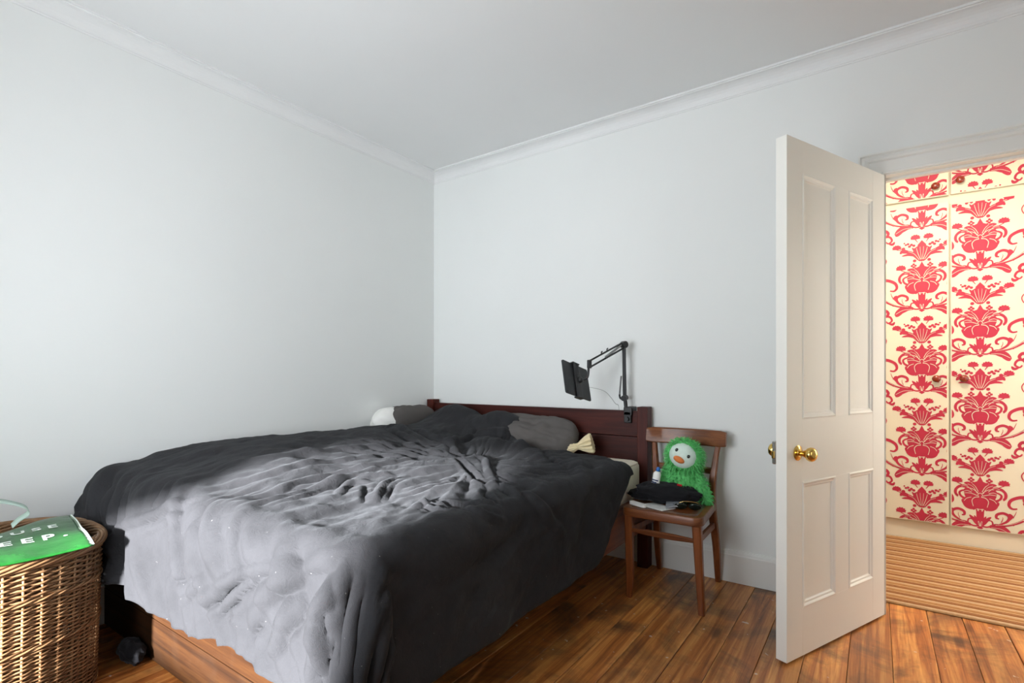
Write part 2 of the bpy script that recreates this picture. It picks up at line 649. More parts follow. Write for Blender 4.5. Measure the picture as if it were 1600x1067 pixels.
bl = thing('roller_blind', (-1.39, YF - 0.14, 2.26), 'pale roller blind drawn half way down the window', 'blind')
obj('blind_sheet', bx(WIN_A[0] + 0.005, WIN_A[1] - 0.005, YF - 0.148, YF - 0.145, 1.24, 2.26), M_trim, bl)
obj('blind_roller', tube(BM(), [(WIN_A[0] + 0.005, YF - 0.146, 2.25), (WIN_A[1] - 0.005, YF - 0.146, 2.25)], 0.022, 14), M_trim, bl, autosmooth=40)
obj('bottom_bar', bx(WIN_A[0] + 0.005, WIN_A[1] - 0.005, YF - 0.155, YF - 0.139, 1.225, 1.245, 0.003, 1), M_trim, bl)
# tied-back curtain on the wall side of the window
V = np.zeros((60, 40, 3))
for j in range(40):
    f = j / 39
    z = 2.40 - f * 1.58
    right = -1.56 - 0.02 * f - 0.42 * sst(0.86, 1.0, f)
    left = -2.22 + 0.02 * f
    for i in range(60):
        t = i / 59
        V[i, j] = (left + (right - left) * t, YF - 0.19 + 0.02 * math.sin(t * 40 + 0.3 * math.sin(f * 5)), z)
tag(obj('curtain', grid_mesh('curtain', V), M_white, smooth=True), 'white tied-back curtain at the window', 'curtain')

# cornice: small cove with fillets
def cornice(name, p0, p1, inward, label):
    """profile in (inward offset d, height z)"""
    prof = [(0.0, 2.626), (0.004, 2.626), (0.005, 2.633)]
    for k in range(7):
        a = k / 6 * PI / 2
        prof.append((0.008 + 0.062 * (1 - math.cos(a)), 2.634 + 0.052 * math.sin(a)))
    prof += [(0.072, 2.690), (0.080, 2.690), (0.080, 2.7), (0.0, 2.7)]
    b = BM()
    p0, p1, inw = Vector(p0), Vector(p1), Vector(inward)
    A = [b.verts.new(p0 + inw * d + Vector((0, 0, z))) for d, z in prof]
    B = [b.verts.new(p1 + inw * d + Vector((0, 0, z))) for d, z in prof]
    n = len(prof)
    for i in range(n):
        b.faces.new((A[i], A[(i + 1) % n], B[(i + 1) % n], B[i]))
    b.faces.new(A)
    b.faces.new(B[::-1])
    tag(obj(name, b, M_ceil), label, kind=S)


cornice('trim_1', (XL, YF, 0), (XL, YB, 0), (1, 0, 0), 'white coving along the left wall')
cornice('trim_2', (XL, YB, 0), (XR, YB, 0), (0, -1, 0), 'white coving above the bed wall')


def skirting(name, x0, x1, y, label):
    b = BM()
    prof = [(0.0, 0.0), (0.018, 0.0), (0.018, 0.145), (0.014, 0.150), (0.012, 0.160), (0.006, 0.170), (0.0, 0.172)]
    A = [b.verts.new((x0, y - d, z)) for d, z in prof]
    B = [b.verts.new((x1, y - d, z)) for d, z in prof]
    n = len(prof)
    for i in range(n):
        b.faces.new((A[i], A[(i + 1) % n], B[(i + 1) % n], B[i]))
    b.faces.new(A)
    b.faces.new(B[::-1])
    return tag(obj(name, b, M_skirt), label, kind=S)


skirting('baseboard_back', XL, DX0 - 0.075, YB, 'white skirting board under the bed wall')
tag(obj('baseboard_left', bx(XL, XL + 0.018, YF, YB - 0.018, 0, 0.17, 0.004, 1), M_skirt), 'white skirting board under the left wall', kind=S)

# door lining and architrave
tr = thing('trim_3', (0.43, YB, 0), 'moulded white architrave around the doorway', kind=S)
obj('lining', bx(DX0 - 0.02, DX1 + 0.02, YB - 0.004, YB + WT + 0.004, DZ, DZ + 0.02), M_trim, tr)
obj('lining', bx(DX0 - 0.02, DX0, YB - 0.004, YB + WT + 0.004, 0, DZ), M_trim, tr)
obj('lining', bx(DX1, DX1 + 0.02, YB - 0.004, YB + WT + 0.004, 0, DZ), M_trim, tr)
obj('door_stop', bx(DX0, DX1, YB + 0.045, YB + 0.065, DZ - 0.012, DZ), M_trim, tr)


def architrave(yw, sgn, bits):
    prof = [(0.0, 0.014), (0.010, 0.016), (0.012, 0.012), (0.060, 0.014), (0.066, 0.022), (0.076, 0.026), (0.088, 0.020), (0.094, 0.030), (0.102, 0.030), (0.102, 0.0), (0.0, 0.0)]
    for kind in bits:
        b = BM()
        rings = []
        for d, h in prof:
            y = yw - sgn * h
            if kind == 'top':
                rings.append((Vector((DX0 - 0.006 - d, y, DZ + 0.004 + d)), Vector((DX1 + 0.006 + d, y, DZ + 0.004 + d))))
            elif kind == 'left':
                rings.append((Vector((DX0 - 0.006 - d, y, 0)), Vector((DX0 - 0.006 - d, y, DZ + 0.004 + d))))
            else:
                rings.append((Vector((DX1 + 0.006 + d, y, 0)), Vector((DX1 + 0.006 + d, y, DZ + 0.004 + d))))
        A = [b.verts.new(r[0]) for r in rings]
        B = [b.verts.new(r[1]) for r in rings]
        n = len(prof)
        for i in range(n):
            b.faces.new((A[i], A[(i + 1) % n], B[(i + 1) % n], B[i]))
        b.faces.new(A)
        b.faces.new(B[::-1])
        obj('architrave_' + {'top': 'head', 'left': 'leg', 'right': 'leg'}[kind], b, M_trim, tr)


architrave(YB, 1, ('top', 'left', 'right'))

# landing shell
tag(obj('wall_landing_end', bx(HX0 - 0.1, HX0, YB + WT, HY, -0.02, ZC), M_cream), 'cream end wall of the landing', kind=S)
tag(obj('wall_landing_back', bx(HX0, HX1, HY - 0.02, HY + 0.08, -0.02, ZC), M_cream), 'cream wall behind the wardrobe', kind=S)
b = BM()
box(b, HX1, HX1 + 0.1, YB + WT, 3.2, -0.02, ZC)
box(b, HX1, HX1 + 0.1, 4.3, HY, -0.02, ZC)
box(b, HX1, HX1 + 0.1, 3.2, 4.3, -0.02, 0.55)
box(b, HX1, HX1 + 0.1, 3.2, 4.3, 2.35, ZC)
tag(obj('wall_landing_window', b, M_cream), 'cream window wall of the landing', kind=S)

# warm ceiling lamp of the landing, above the sight line through the doorway
lamp = thing('ceiling_lamp', (0.22, 3.34, ZC), 'round glass ceiling lamp on the landing', 'lamp')
obj('ceiling_rose', lathe(BM(), [(0, -0.002), (0.05, -0.002), (0.05, -0.02), (0.03, -0.03), (0, -0.03)], Matrix.Translation((0.22, 3.34, ZC)), 24), M_trim, lamp, autosmooth=40)
obj('lamp_shade', lathe(BM(), [(0.03, -0.03), (0.09, -0.045), (0.115, -0.06), (0.12, -0.075), (0.117, -0.078), (0.10, -0.064), (0.03, -0.034)], Matrix.Translation((0.22, 3.34, ZC)), 28), M_trim, lamp, smooth=True)
ld = bpy.data.lights.new('lamp_bulb', 'AREA')
ld.shape = 'DISK'
ld.size = 0.16
ld.energy = 42
ld.color = (1.0, 0.88, 0.70)
lo = bpy.data.objects.new('lamp_bulb', ld)
lo.location = (0, 0, -0.085)
lo.parent = lamp
COL.objects.link(lo)

# ------------------------------------------------------------------ the door
HINGE = Vector((0.034, 2.955, 0))
U = Vector((-0.399, -0.917, 0)).normalized()      # hinge -> lock edge
N = Vector((0.917, -0.399, 0)).normalized()       # face towards the camera
DM = Matrix((U, -N, Vector((0, 0, 1)))).transposed().to_4x4()
DM.translation = HINGE                            # local x: from hinge, y: 0 = visible face .. thickness, z up
DT, DW, D0, D1 = 0.044, 0.785, 0.010, 2.047
door = thing('door_1', HINGE, 'open cream four-panel door with brass knob', kind=S)
sx = (0.0, 0.109, 0.320, 0.430, 0.676, DW)
sz = (D0, 0.200, 0.697, 0.948, 1.916, D1)
for a, c in ((sx[0], sx[1]), (sx[4], sx[5])):
    obj('stile', bx(a, c, 0, DT, D0, D1, 0.002, 2, DM), M_door, door)
for a, c in ((sz[0], sz[1]), (sz[2], sz[3]), (sz[4], sz[5])):
    obj('rail', bx(sx[1], sx[4], 0.0004, DT, a, c, 0.0004, 1, DM), M_door, door)
for a, c in ((sz[1], sz[2]), (sz[3], sz[4])):
    obj('muntin', bx(sx[2], sx[3], 0.0004, DT, a, c, 0.0004, 1, DM), M_door, door)


def door_panel(x0, x1, z0, z1):
    p = obj('panel', bx(x0, x1, 0.008, DT - 0.008, z0, z1, 0, 1, DM), M_door, door)
    prof = [(0.0, 0.0), (0.0, -0.002), (0.005, -0.003), (0.009, -0.001), (0.013, 0.002), (0.020, 0.003), (0.024, 0.007), (0.027, 0.008), (0.0, 0.008)]
    b = BM()
    for side in (0, 1):
        rings = []
        for d, h in prof:
            y = h if side == 0 else DT - h
            rings.append([b.verts.new(DM @ Vector(q)) for q in ((x0 + d, y, z0 + d), (x1 - d, y, z0 + d), (x1 - d, y, z1 - d), (x0 + d, y, z1 - d))])
        for i in range(len(rings)):
            A, B = rings[i], rings[(i + 1) % len(rings)]
            for k in range(4):
                b.faces.new((A[k], A[(k + 1) % 4], B[(k + 1) % 4], B[k]))
    obj('moulding', b, M_door, p)


for a, c in ((sx[1], sx[2]), (sx[3], sx[4])):
    for e, g in ((sz[1], sz[2]), (sz[3], sz[4])):
        door_panel(a, c, e, g)

KZ, KX = 0.815, 0.712
KM = axis_matrix(DM @ Vector((KX, 0, KZ)), N)
kn = obj('door_knob', lathe(BM(), [(0, -0.002), (0.010, -0.002), (0.010, 0.012), (0.011, 0.024), (0.016, 0.034), (0.024, 0.042), (0.0275, 0.050), (0.0275, 0.057), (0.024, 0.064), (0.016, 0.069), (0.007, 0.071), (0, 0.071)], KM, 32), M_brass, door, smooth=True)
obj('rose', lathe(BM(), [(0, 0), (0.029, 0), (0.030, 0.003), (0.026, 0.006), (0.018, 0.007), (0.015, 0.010), (0, 0.010)], KM, 32), M_brass, kn, autosmooth=40)
KM2 = axis_matrix(DM @ Vector((KX, DT, KZ)), -N)
obj('rose', lathe(BM(), [(0, 0), (0.029, 0), (0.030, 0.003), (0.026, 0.006), (0.018, 0.007), (0.015, 0.010), (0, 0.010)], KM2, 32), M_brass, kn, autosmooth=40)
obj('door_knob', lathe(BM(), [(0, -0.002), (0.010, -0.002), (0.010, 0.012), (0.011, 0.024), (0.016, 0.034), (0.024, 0.042), (0.0275, 0.050), (0.0275, 0.057), (0.024, 0.064), (0.016, 0.069), (0, 0.071)], KM2, 32), M_brass, door, smooth=True)
lb = obj('latch_plate', bx(0.70, DW + 0.002, DT, DT + 0.016, KZ - 0.045, KZ + 0.045, 0.003, 1, DM), M_steel, door)
obj('latch_bolt', bx(DW + 0.001, DW + 0.010, DT + 0.003, DT + 0.013, KZ - 0.022, KZ + 0.006, 0.002, 1, DM), M_brass, lb)
for hz in (0.28, 1.75):
    b = BM()
    tube(b, [DM @ Vector((-0.006, 0.046, hz - 0.05)), DM @ Vector((-0.006, 0.046, hz + 0.05))], 0.006, 10)
    obj('hinge', b, M_steel, door)

# ------------------------------------------------------------------ wardrobe on the landing with damask print
REP_V, REP_H = 0.552, 0.52
UNIT = 0.00066


def damask_tris():
    """one repeat, motif column at x=0, diamond at y=0; list of polygons (lists of (x, y)) in metres"""
    polys, lights = [], []
    layer = [0]

    def add(poly, lst=None):
        lst = polys if lst is None else lst
        p = [(x * UNIT, y * UNIT) for x, y in poly]
        lst.append((layer[0], p))
        lst.append((layer[0] + 1, [(-x, y) for x, y in reversed(p)]))

    def ribbon(pts, w0, w1=None, mid=None, n=7, lst=None):
        layer[0] += 2
        c = catmull([(x, y, 0) for x, y in pts], n)
        m = len(c)
        L, R = [], []
        for i, p in enumerate(c):
            t = (c[min(i + 1, m - 1)] - c[max(i - 1, 0)])
            t = t.normalized() if t.length > 1e-9 else Vector((1, 0, 0))
            s = i / (m - 1)
            if mid is not None:
                w = mid * math.sin(PI * s) ** 0.8 + w0 * (1 - s) + (w1 or 0) * s
            else:
                w = w0 + ((w1 if w1 is not None else w0) - w0) * s
            L.append((p.x - t.y * w / 2, p.y + t.x * w / 2))
            R.append((p.x + t.y * w / 2, p.y - t.x * w / 2))
        for i in range(m - 1):
            add([L[i], L[i + 1], R[i + 1], R[i]], lst)

    def bloom(cx, cy, r, lobes=5, a0=0.0, n=26, depth=0.22):
        layer[0] += 2
        c = []
        for k in range(n):
            a = 2 * PI * k / n
            rr = r * (1 - depth * (0.5 + 0.5 * math.cos(lobes * a + a0)))
            c.append((cx + rr * math.cos(a), cy + rr * math.sin(a)))
        for k in range(n):
            add([(cx, cy), c[k], c[(k + 1) % n]])

    def carnation(cx, cy, r, stem):
        layer[0] += 2
        c = []
        for k in range(15):
            a = math.radians(-20 + 220 * k / 14)
            rr = r * (1.0 if k % 2 == 0 else 0.80)
            c.append((cx + rr * math.cos(a), cy + rr * math.sin(a) * 0.82))
        for k in range(14):
            add([(cx, cy - r * 0.42), c[k], c[k + 1]])
        ribbon([(cx, cy - r * 0.4), stem], 9, 5, n=3)

    def leaf(pts, w, n=8):
        ribbon(pts, 1.5, 1.5, w, n)

    # base: diamond, stand, flames, bows, long leaves
    add([(0, 18), (26, 2), (0, -16)])
    for q in ([(0, 70), (26, 60), (30, 172), (12, 160), (0, 176)],):
        add([q[0], q[1], q[2]]); add([q[0], q[2], q[3]]); add([q[0], q[3], q[4]])
    ribbon([(4, 70), (9, 20)], 10, 4, n=3)
    leaf([(16, 26), (40, 70), (80, 118)], 30)
    leaf([(20, 36), (28, 80), (44, 118)], 18)
    ribbon([(8, 20), (50, 16), (88, 40), (84, 76), (58, 78), (40, 48), (18, 24)], 15, 9, n=7)
    leaf([(62, 18), (120, 30), (180, 0), (222, -38)], 62, 10)
    leaf([(150, -6), (196, -34), (214, -52)], 34)
    ribbon([(80, 16), (150, 12), (214, -26)], 3.5, 3.5, lst=lights)
    # solid body behind the curls
    layer[0] += 2
    ol = [(0, 182), (52, 192), (92, 228), (104, 276), (118, 318), (122, 360), (92, 400), (52, 436), (24, 450), (0, 454)]
    for p_, q_ in zip(ol, ol[1:]):
        add([(0, 320), p_, q_])
    for line, w_ in (([(8, 300), (40, 292), (60, 260), (50, 206)], 7), ([(66, 292), (100, 276), (118, 250)], 6), ([(20, 312), (70, 330), (120, 326)], 6), ([(14, 336), (52, 372), (100, 384)], 6), ([(14, 352), (36, 400), (60, 424)], 5), ([(62, 340), (96, 352), (124, 340)], 5), ([(0, 340), (13, 330), (17, 318), (10, 304)], 5)):
        ribbon(line, w_, w_ * 0.6, n=6, lst=lights)
    layer[0] += 2
    for p_, q_ in zip([(0, 505), (34, 540), (72, 600), (62, 640), (34, 660), (0, 712)], [(34, 540), (72, 600), (62, 640), (34, 660), (0, 712)]):
        add([(0, 600), p_, q_])
    for line, w_ in (([(10, 520), (30, 580), (44, 640)], 5), ([(22, 520), (62, 584), (110, 612)], 4)):
        ribbon(line, w_, w_ * 0.6, n=6, lst=lights)
    # tulip vase
    for k, (a, c2) in enumerate((((0, 190), 40), ((66, 204), 34))):
        x, y = a
        if k == 0:
            for s in range(8):
                y0, y1 = 188 + s * 12.5, 188 + (s + 1) * 12.5
                w = lambda yy: 40 * math.sin(PI * min(1, max(0, (yy - 176) / 128.0))) ** 0.6
                add([(0, y0), (w(y0), y0), (w(y1), y1), (0, y1)])
    leaf([(22, 186), (78, 200), (104, 244), (92, 300)], 58, 9)
    leaf([(56, 196), (112, 226), (136, 262)], 26)
    for k in range(11):
        a = math.radians(-88 + 96 * k / 10)
        bloom(128 * math.cos(a), 262 + 92 * math.sin(a), 7.5, 1, 0, 8, 0)
    # shoulders: curls and fan
    ribbon([(60, 292), (98, 272), (140, 292), (152, 330), (124, 352), (96, 340), (98, 318)], 22, 12, n=6)
    ribbon([(40, 318), (84, 380), (140, 392), (176, 362), (178, 318), (162, 296)], 40, 8, n=8)
    leaf([(24, 312), (62, 352), (112, 372)], 30)
    leaf([(16, 322), (40, 382), (82, 420), (120, 424)], 40)
    leaf([(12, 340), (28, 400), (58, 446)], 26)
    bloom(0, 322, 17, 1, 0, 14, 0)
    leaf([(0, 300), (30, 302), (56, 312)], 26)
    for k in range(9):
        a = math.radians(-62 + 112 * k / 8)
        bloom(150 + 40 * math.cos(a), 334 + 50 * math.sin(a), 6.5, 1, 0, 8, 0)
    ribbon([(58, 356), (98, 396), (140, 390)], 4, 3, lst=lights, n=5)
    ribbon([(22, 334), (50, 392), (92, 418)], 3.5, 3, lst=lights, n=5)
    # lower spike
    add([(0, 344), (12, 352), (32, 420), (0, 438)])
    add([(0, 438), (32, 420), (20, 456), (0, 500)])
    for (cx, cy) in ((66, 462),):
        for dx, dy in ((0, 15), (15, 0), (0, -15), (-15, 0)):
            bloom(cx + dx, cy + dy, 11, 1, 0, 10, 0)
    carnation(170, 444, 46, (132, 404))
    # upper fan of leaves
    add([(0, 500), (12, 508), (26, 600), (0, 640)])
    add([(0, 640), (26, 600), (36, 640), (34, 672), (0, 716)])
    leaf([(12, 500), (34, 580), (80, 650)], 30)
    leaf([(20, 506), (60, 570), (112, 606), (160, 604)], 34)
    leaf([(96, 600), (150, 622), (178, 596)], 34)
    leaf([(60, 560), (108, 580), (164, 572)], 22)
    ribbon([(60, 572), (120, 626), (190, 652)], 8, 7, n=5)
    bloom(58, 512, 15, 1, 0, 12, 0)
    carnation(205, 660, 42, (168, 632))
    bloom(150, 646, 16, 1, 0, 10, 0)
    for dx, dy, r in ((64, 668, 13), (84, 680, 13), (100, 664, 13), (112, 690, 12), (130, 684, 10), (142, 702, 8)):
        bloom(dx, dy, r, 1, 0, 9, 0)
    carnation(52, 746, 44, (34, 698))
    ribbon([(3, 520), (12, 610), (14, 650)], 3, 2, lst=lights, n=5)
    # stem to the scroll column
    ribbon([(70, 34), (170, 46), (270, 92), (352, 168), (394, 250)], 10, 34, n=9)
    ribbon([(110, 44), (230, 74), (330, 150)], 3, 3, n=6, lst=lights)
    ribbon([(300, 118), (360, 190), (388, 250)], 3, 3, n=6, lst=lights)
    ribbon([(120, 40), (190, 90), (206, 140), (166, 166), (122, 148), (116, 116), (136, 108)], 12, 10, 14, n=7)
    leaf([(196, 96), (220, 142), (204, 168)], 26)
    ribbon([(150, 76), (162, 110), (160, 128)], 6, 3, n=4)
    ribbon([(230, 60), (330, 150), (384, 196)], 12, 5, n=6)
    # C scroll with leaf
    ribbon([(372, 176), (386, 262), (350, 318), (290, 334), (222, 300), (204, 250), (226, 218), (262, 222)], 44, 13, n=8)
    leaf([(370, 200), (352, 262), (300, 322)], 64)
    leaf([(340, 210), (330, 250), (300, 280)], 30)
    ribbon([(380, 218), (368, 286), (310, 326)], 3, 3, n=6, lst=lights)
    ribbon([(232, 130), (248, 170), (256, 196)], 7, 3, n=4)
    # vertical double scroll
    ribbon([(394, -330), (356, -262), (340, -190), (326, -90), (300, -48), (262, -52), (246, -92), (276, -116), (296, -96)], 34, 12, n=8)
    ribbon([(352, -240), (350, -120), (336, -20), (302, 16), (276, -12), (290, -44), (310, -30)], 16, 11, 14, n=8)
    leaf([(372, -190), (360, -96), (394, -10)], 80)
    leaf([(394, -250), (372, -190), (394, -130)], 44)
    leaf([(276, -116), (240, -130), (222, -104)], 24)
    ribbon([(356, -254), (312, -262), (292, -300), (308, -346), (342, -348)], 9, 8, n=7)
    leaf([(394, -300), (366, -348), (330, -400)], 22)
    leaf([(394, 60), (366, 30), (344, -40)], 40)
    leaf([(394, 120), (372, 84), (362, 50)], 26)
    ribbon([(360, -230), (354, -110), (344, -30)], 3, 3, n=6, lst=lights)
    return polys, lights


DAM, DAML = damask_tris()


def damask(x0, x1, z0, z1, cx, zd, M, name, parent):
    """print laid over the panel rectangle x0..x1, z0..z1 in local coordinates (local y = 0 is the panel face, -y outwards)"""
    for polys, lift, mat, nm in ((DAM, 0.0006, M_damask, 'damask_print'), (DAML, 0.0022, M_cream, 'damask_highlight')):
        b = BM()
        for i in range(-2, 3):
            for j in range(-4, 5):
                ox = cx + i * REP_H
                oz = zd + j * REP_V
                if ox + 0.30 < x0 or ox - 0.30 > x1 or oz + 0.56 < z0 or oz - 0.30 > z1:
                    continue
                for ly, p in polys:
                    vs = [(ox + x, oz + y) for x, y in p]
                    if max(v[0] for v in vs) < x0 or min(v[0] for v in vs) > x1 or max(v[1] for v in vs) < z0 or min(v[1] for v in vs) > z1:
                        continue
                    try:
                        b.faces.new([b.verts.new((x, -lift - ly * 6e-6 - (i % 2) * 3e-6, z)) for x, z in vs])
                    except ValueError:
                        pass
        for co, no in (((x0, 0, 0), (-1, 0, 0)), ((x1, 0, 0), (1, 0, 0)), ((0, 0, z0), (0, 0, -1)), ((0, 0, z1), (0, 0, 1))):
            bmesh.ops.bisect_plane(b, geom=b.verts[:] + b.edges[:] + b.faces[:], plane_co=co, plane_no=no, clear_outer=True)
        for f in b.faces:
            f.normal_update()
            if f.normal.y > 0:
                f.normal_flip()
        bmesh.ops.transform(b, matrix=M, verts=b.verts[:])
        me = bpy.data.meshes.new(nm)
        b.to_mesh(me)
        b.free()
        o = obj(nm, me, mat, parent)
        o['kind'] = 'stuff'


WY = 4.46
ward = thing('built_in_wardrobe', (0.4, WY, 0), 'cream built-in wardrobe papered in red damask, beyond the doorway', 'wardrobe')
obj('plinth', bx(HX0 + 0.01, HX1 - 0.01, WY, WY + 0.03, 0, 0.20, 0.003, 1), M_plinth, ward)
for xs in (-0.70, -0.125, 0.398, 0.93, 1.46):
    obj('frame_post', bx(xs - 0.022, xs + 0.022, WY + 0.001, WY + 0.03, 0.2, ZC - 0.012, 0.002, 1), M_cream, ward)
obj('frame_rail', bx(HX0 + 0.01, HX1 - 0.01, WY, WY + 0.029, 2.20, 2.33, 0.002, 1), M_cream, ward)
obj('carcass', bx(HX0 + 0.01, HX1 - 0.01, WY + 0.03, HY - 0.03, 0.01, ZC - 0.012), M_cream, ward)


def cupboard_door(x0, x1, z0, z1, motif_x, motif_z, ajar=0.0, knob=None):
    """hinged on x0; ajar in degrees"""
    w = x1 - x0
    R = Matrix.Translation(Vector((x0, WY - 0.019, 0))) @ Matrix.Rotation(math.radians(-ajar), 4, 'Z')
    d = obj('cupboard_door', bx(0, w, 0, 0.018, z0, z1, 0.0015, 1, R), M_cream, ward)
    damask(0.006, w - 0.010, z0 + 0.006, z1 - 0.006, motif_x - x0, motif_z, R, 'print', d)
    if knob:
        kx, kz = knob
        KM = axis_matrix(R @ Vector((kx - x0, 0, kz)), R.to_3x3() @ Vector((0, -1, 0)))
        obj('knob', lathe(BM(), [(0, 0), (0.010, 0), (0.009, 0.008), (0.011, 0.013), (0.020, 0.018), (0.0235, 0.025), (0.021, 0.033), (0.013, 0.039), (0, 0.041)], KM, 20), M_knob, d, smooth=True)
    return d


cupboard_door(-0.120, 0.394, 0.135, 2.262, 0.255, 1.555, 1.6, (0.330, 1.096))
cupboard_door(0.404, 0.925, 0.128, 2.245, 0.549, 1.244, 0.0, (0.468, 1.098))
cupboard_door(-0.120, 0.394, 2.305, 2.66, 0.255, 1.555 + 0.19, 0.8, (0.325, 2.372))
cupboard_door(0.404, 0.925, 2.308, 2.66, 0.549, 1.244 + 0.06, 0.0, (0.450, 2.388))
cupboard_door(0.935, 1.455, 0.128, 2.245, 1.08, 1.244, 0.0)
cupboard_door(-0.690, -0.130, 0.128, 2.245, -0.28, 1.30, 0.0)

# striped runner: ribbed in real relief
ny, x0, x1 = 130, -1.2, 1.9
ys = np.linspace(3.145, WY - 0.004, ny)
V = np.zeros((ny, 2, 3))
for i, y in enumerate(ys):
    h = 0.009 + 0.0008 * math.sin(2 * PI * y / 0.0245)
    if i in (0, ny - 1):
        h = 0.001
    V[i, 0] = (x0, y, h)
    V[i, 1] = (x1, y, h)
rug = tag(obj('striped_runner', grid_mesh('striped_runner', V), M_rug, smooth=True), 'brown and beige striped runner on the landing floor by the wardrobe', 'rug')
sd = rug.modifiers.new('thickness', 'SOLIDIFY')
sd.thickness = 0.004
sd.offset = -0.2

# ------------------------------------------------------------------ the bed frame
BX0, BX1 = -2.838, -1.078
bed = thing('bed_frame', (-1.95, 1.9, 0), 'dark wooden bed frame with panelled headboard and plank foot end', 'bed')
for a in (BX0, BX1 - 0.062):
    obj('headboard_post', bx(a, a + 0.062, 2.893, 2.968, 0, 0.934, 0.004, 2), M_headp, bed)
for za, zb in ((0.758, 0.908), (0.604, 0.755), (0.44, 0.601), (0.27, 0.437)):
    obj('headboard_plank', bx(BX0 + 0.06, BX1 - 0.06, 2.912, 2.945, za, zb, 0.003, 2), M_head, bed)
for za, zb in ((0.003, 0.166), (0.169, 0.335), (0.338, 0.47)):
    obj('foot_plank', bx(BX0, BX1 - 0.006, 0.848, 0.881, za, zb, 0.003, 2), M_bedwood, bed)
obj('side_rail', bx(BX1 - 0.040, BX1 - 0.008, 0.882, 2.895, 0.232, 0.425, 0.004, 2), M_rail, bed)
obj('side_rail', bx(BX0 + 0.004, BX0 + 0.036, 0.882, 2.895, 0.232, 0.425, 0.004, 2), M_rail, bed)
for i in range(12):
    y = 0.95 + i * 0.165
    obj('slat', bx(BX0 + 0.037, BX1 - 0.041, y, y + 0.09, 0.385, 0.405), M_bedwood, bed)
for y in (0.90, 2.0):
    for x in (BX0 + 0.40, BX1 - 0.50):
        obj('leg', bx(x, x + 0.055, y, y + 0.055, 0, 0.384, 0.003, 1), M_headp, bed)

# mattress with rounded corners and piping
mt = thing('mattress', (-1.97, 1.9, 0.406), 'ivory mattress with piped edge showing under the duvet', 'mattress')
b = bx(-2.79, -1.118, 0.90, 2.885, 0.407, 0.628, 0.045, 4)
for v in b.verts:
    if 0.42 < v.co.z < 0.61 and (v.co.x > -1.13):
        v.co.x += 0.006
obj('mattress_body', b, M_mat, mt, autosmooth=60)
for z in (0.612, 0.424):
    pts = []
    x0, x1, y0, y1, r = -2.787, -1.121, 0.903, 2.882, 0.05
    for cx, cy, a0 in ((x1 - r, y1 - r, 0), (x0 + r, y1 - r, 90), (x0 + r, y0 + r, 180), (x1 - r, y0 + r, 270)):
        for k in range(7):
            a = math.radians(a0 + 15 * k)
            pts.append((cx + r * math.cos(a), cy + r * math.sin(a), z))
    obj('piping', tube(BM(), pts, 0.007, 8, closed=True), M_mat, mt, smooth=True)

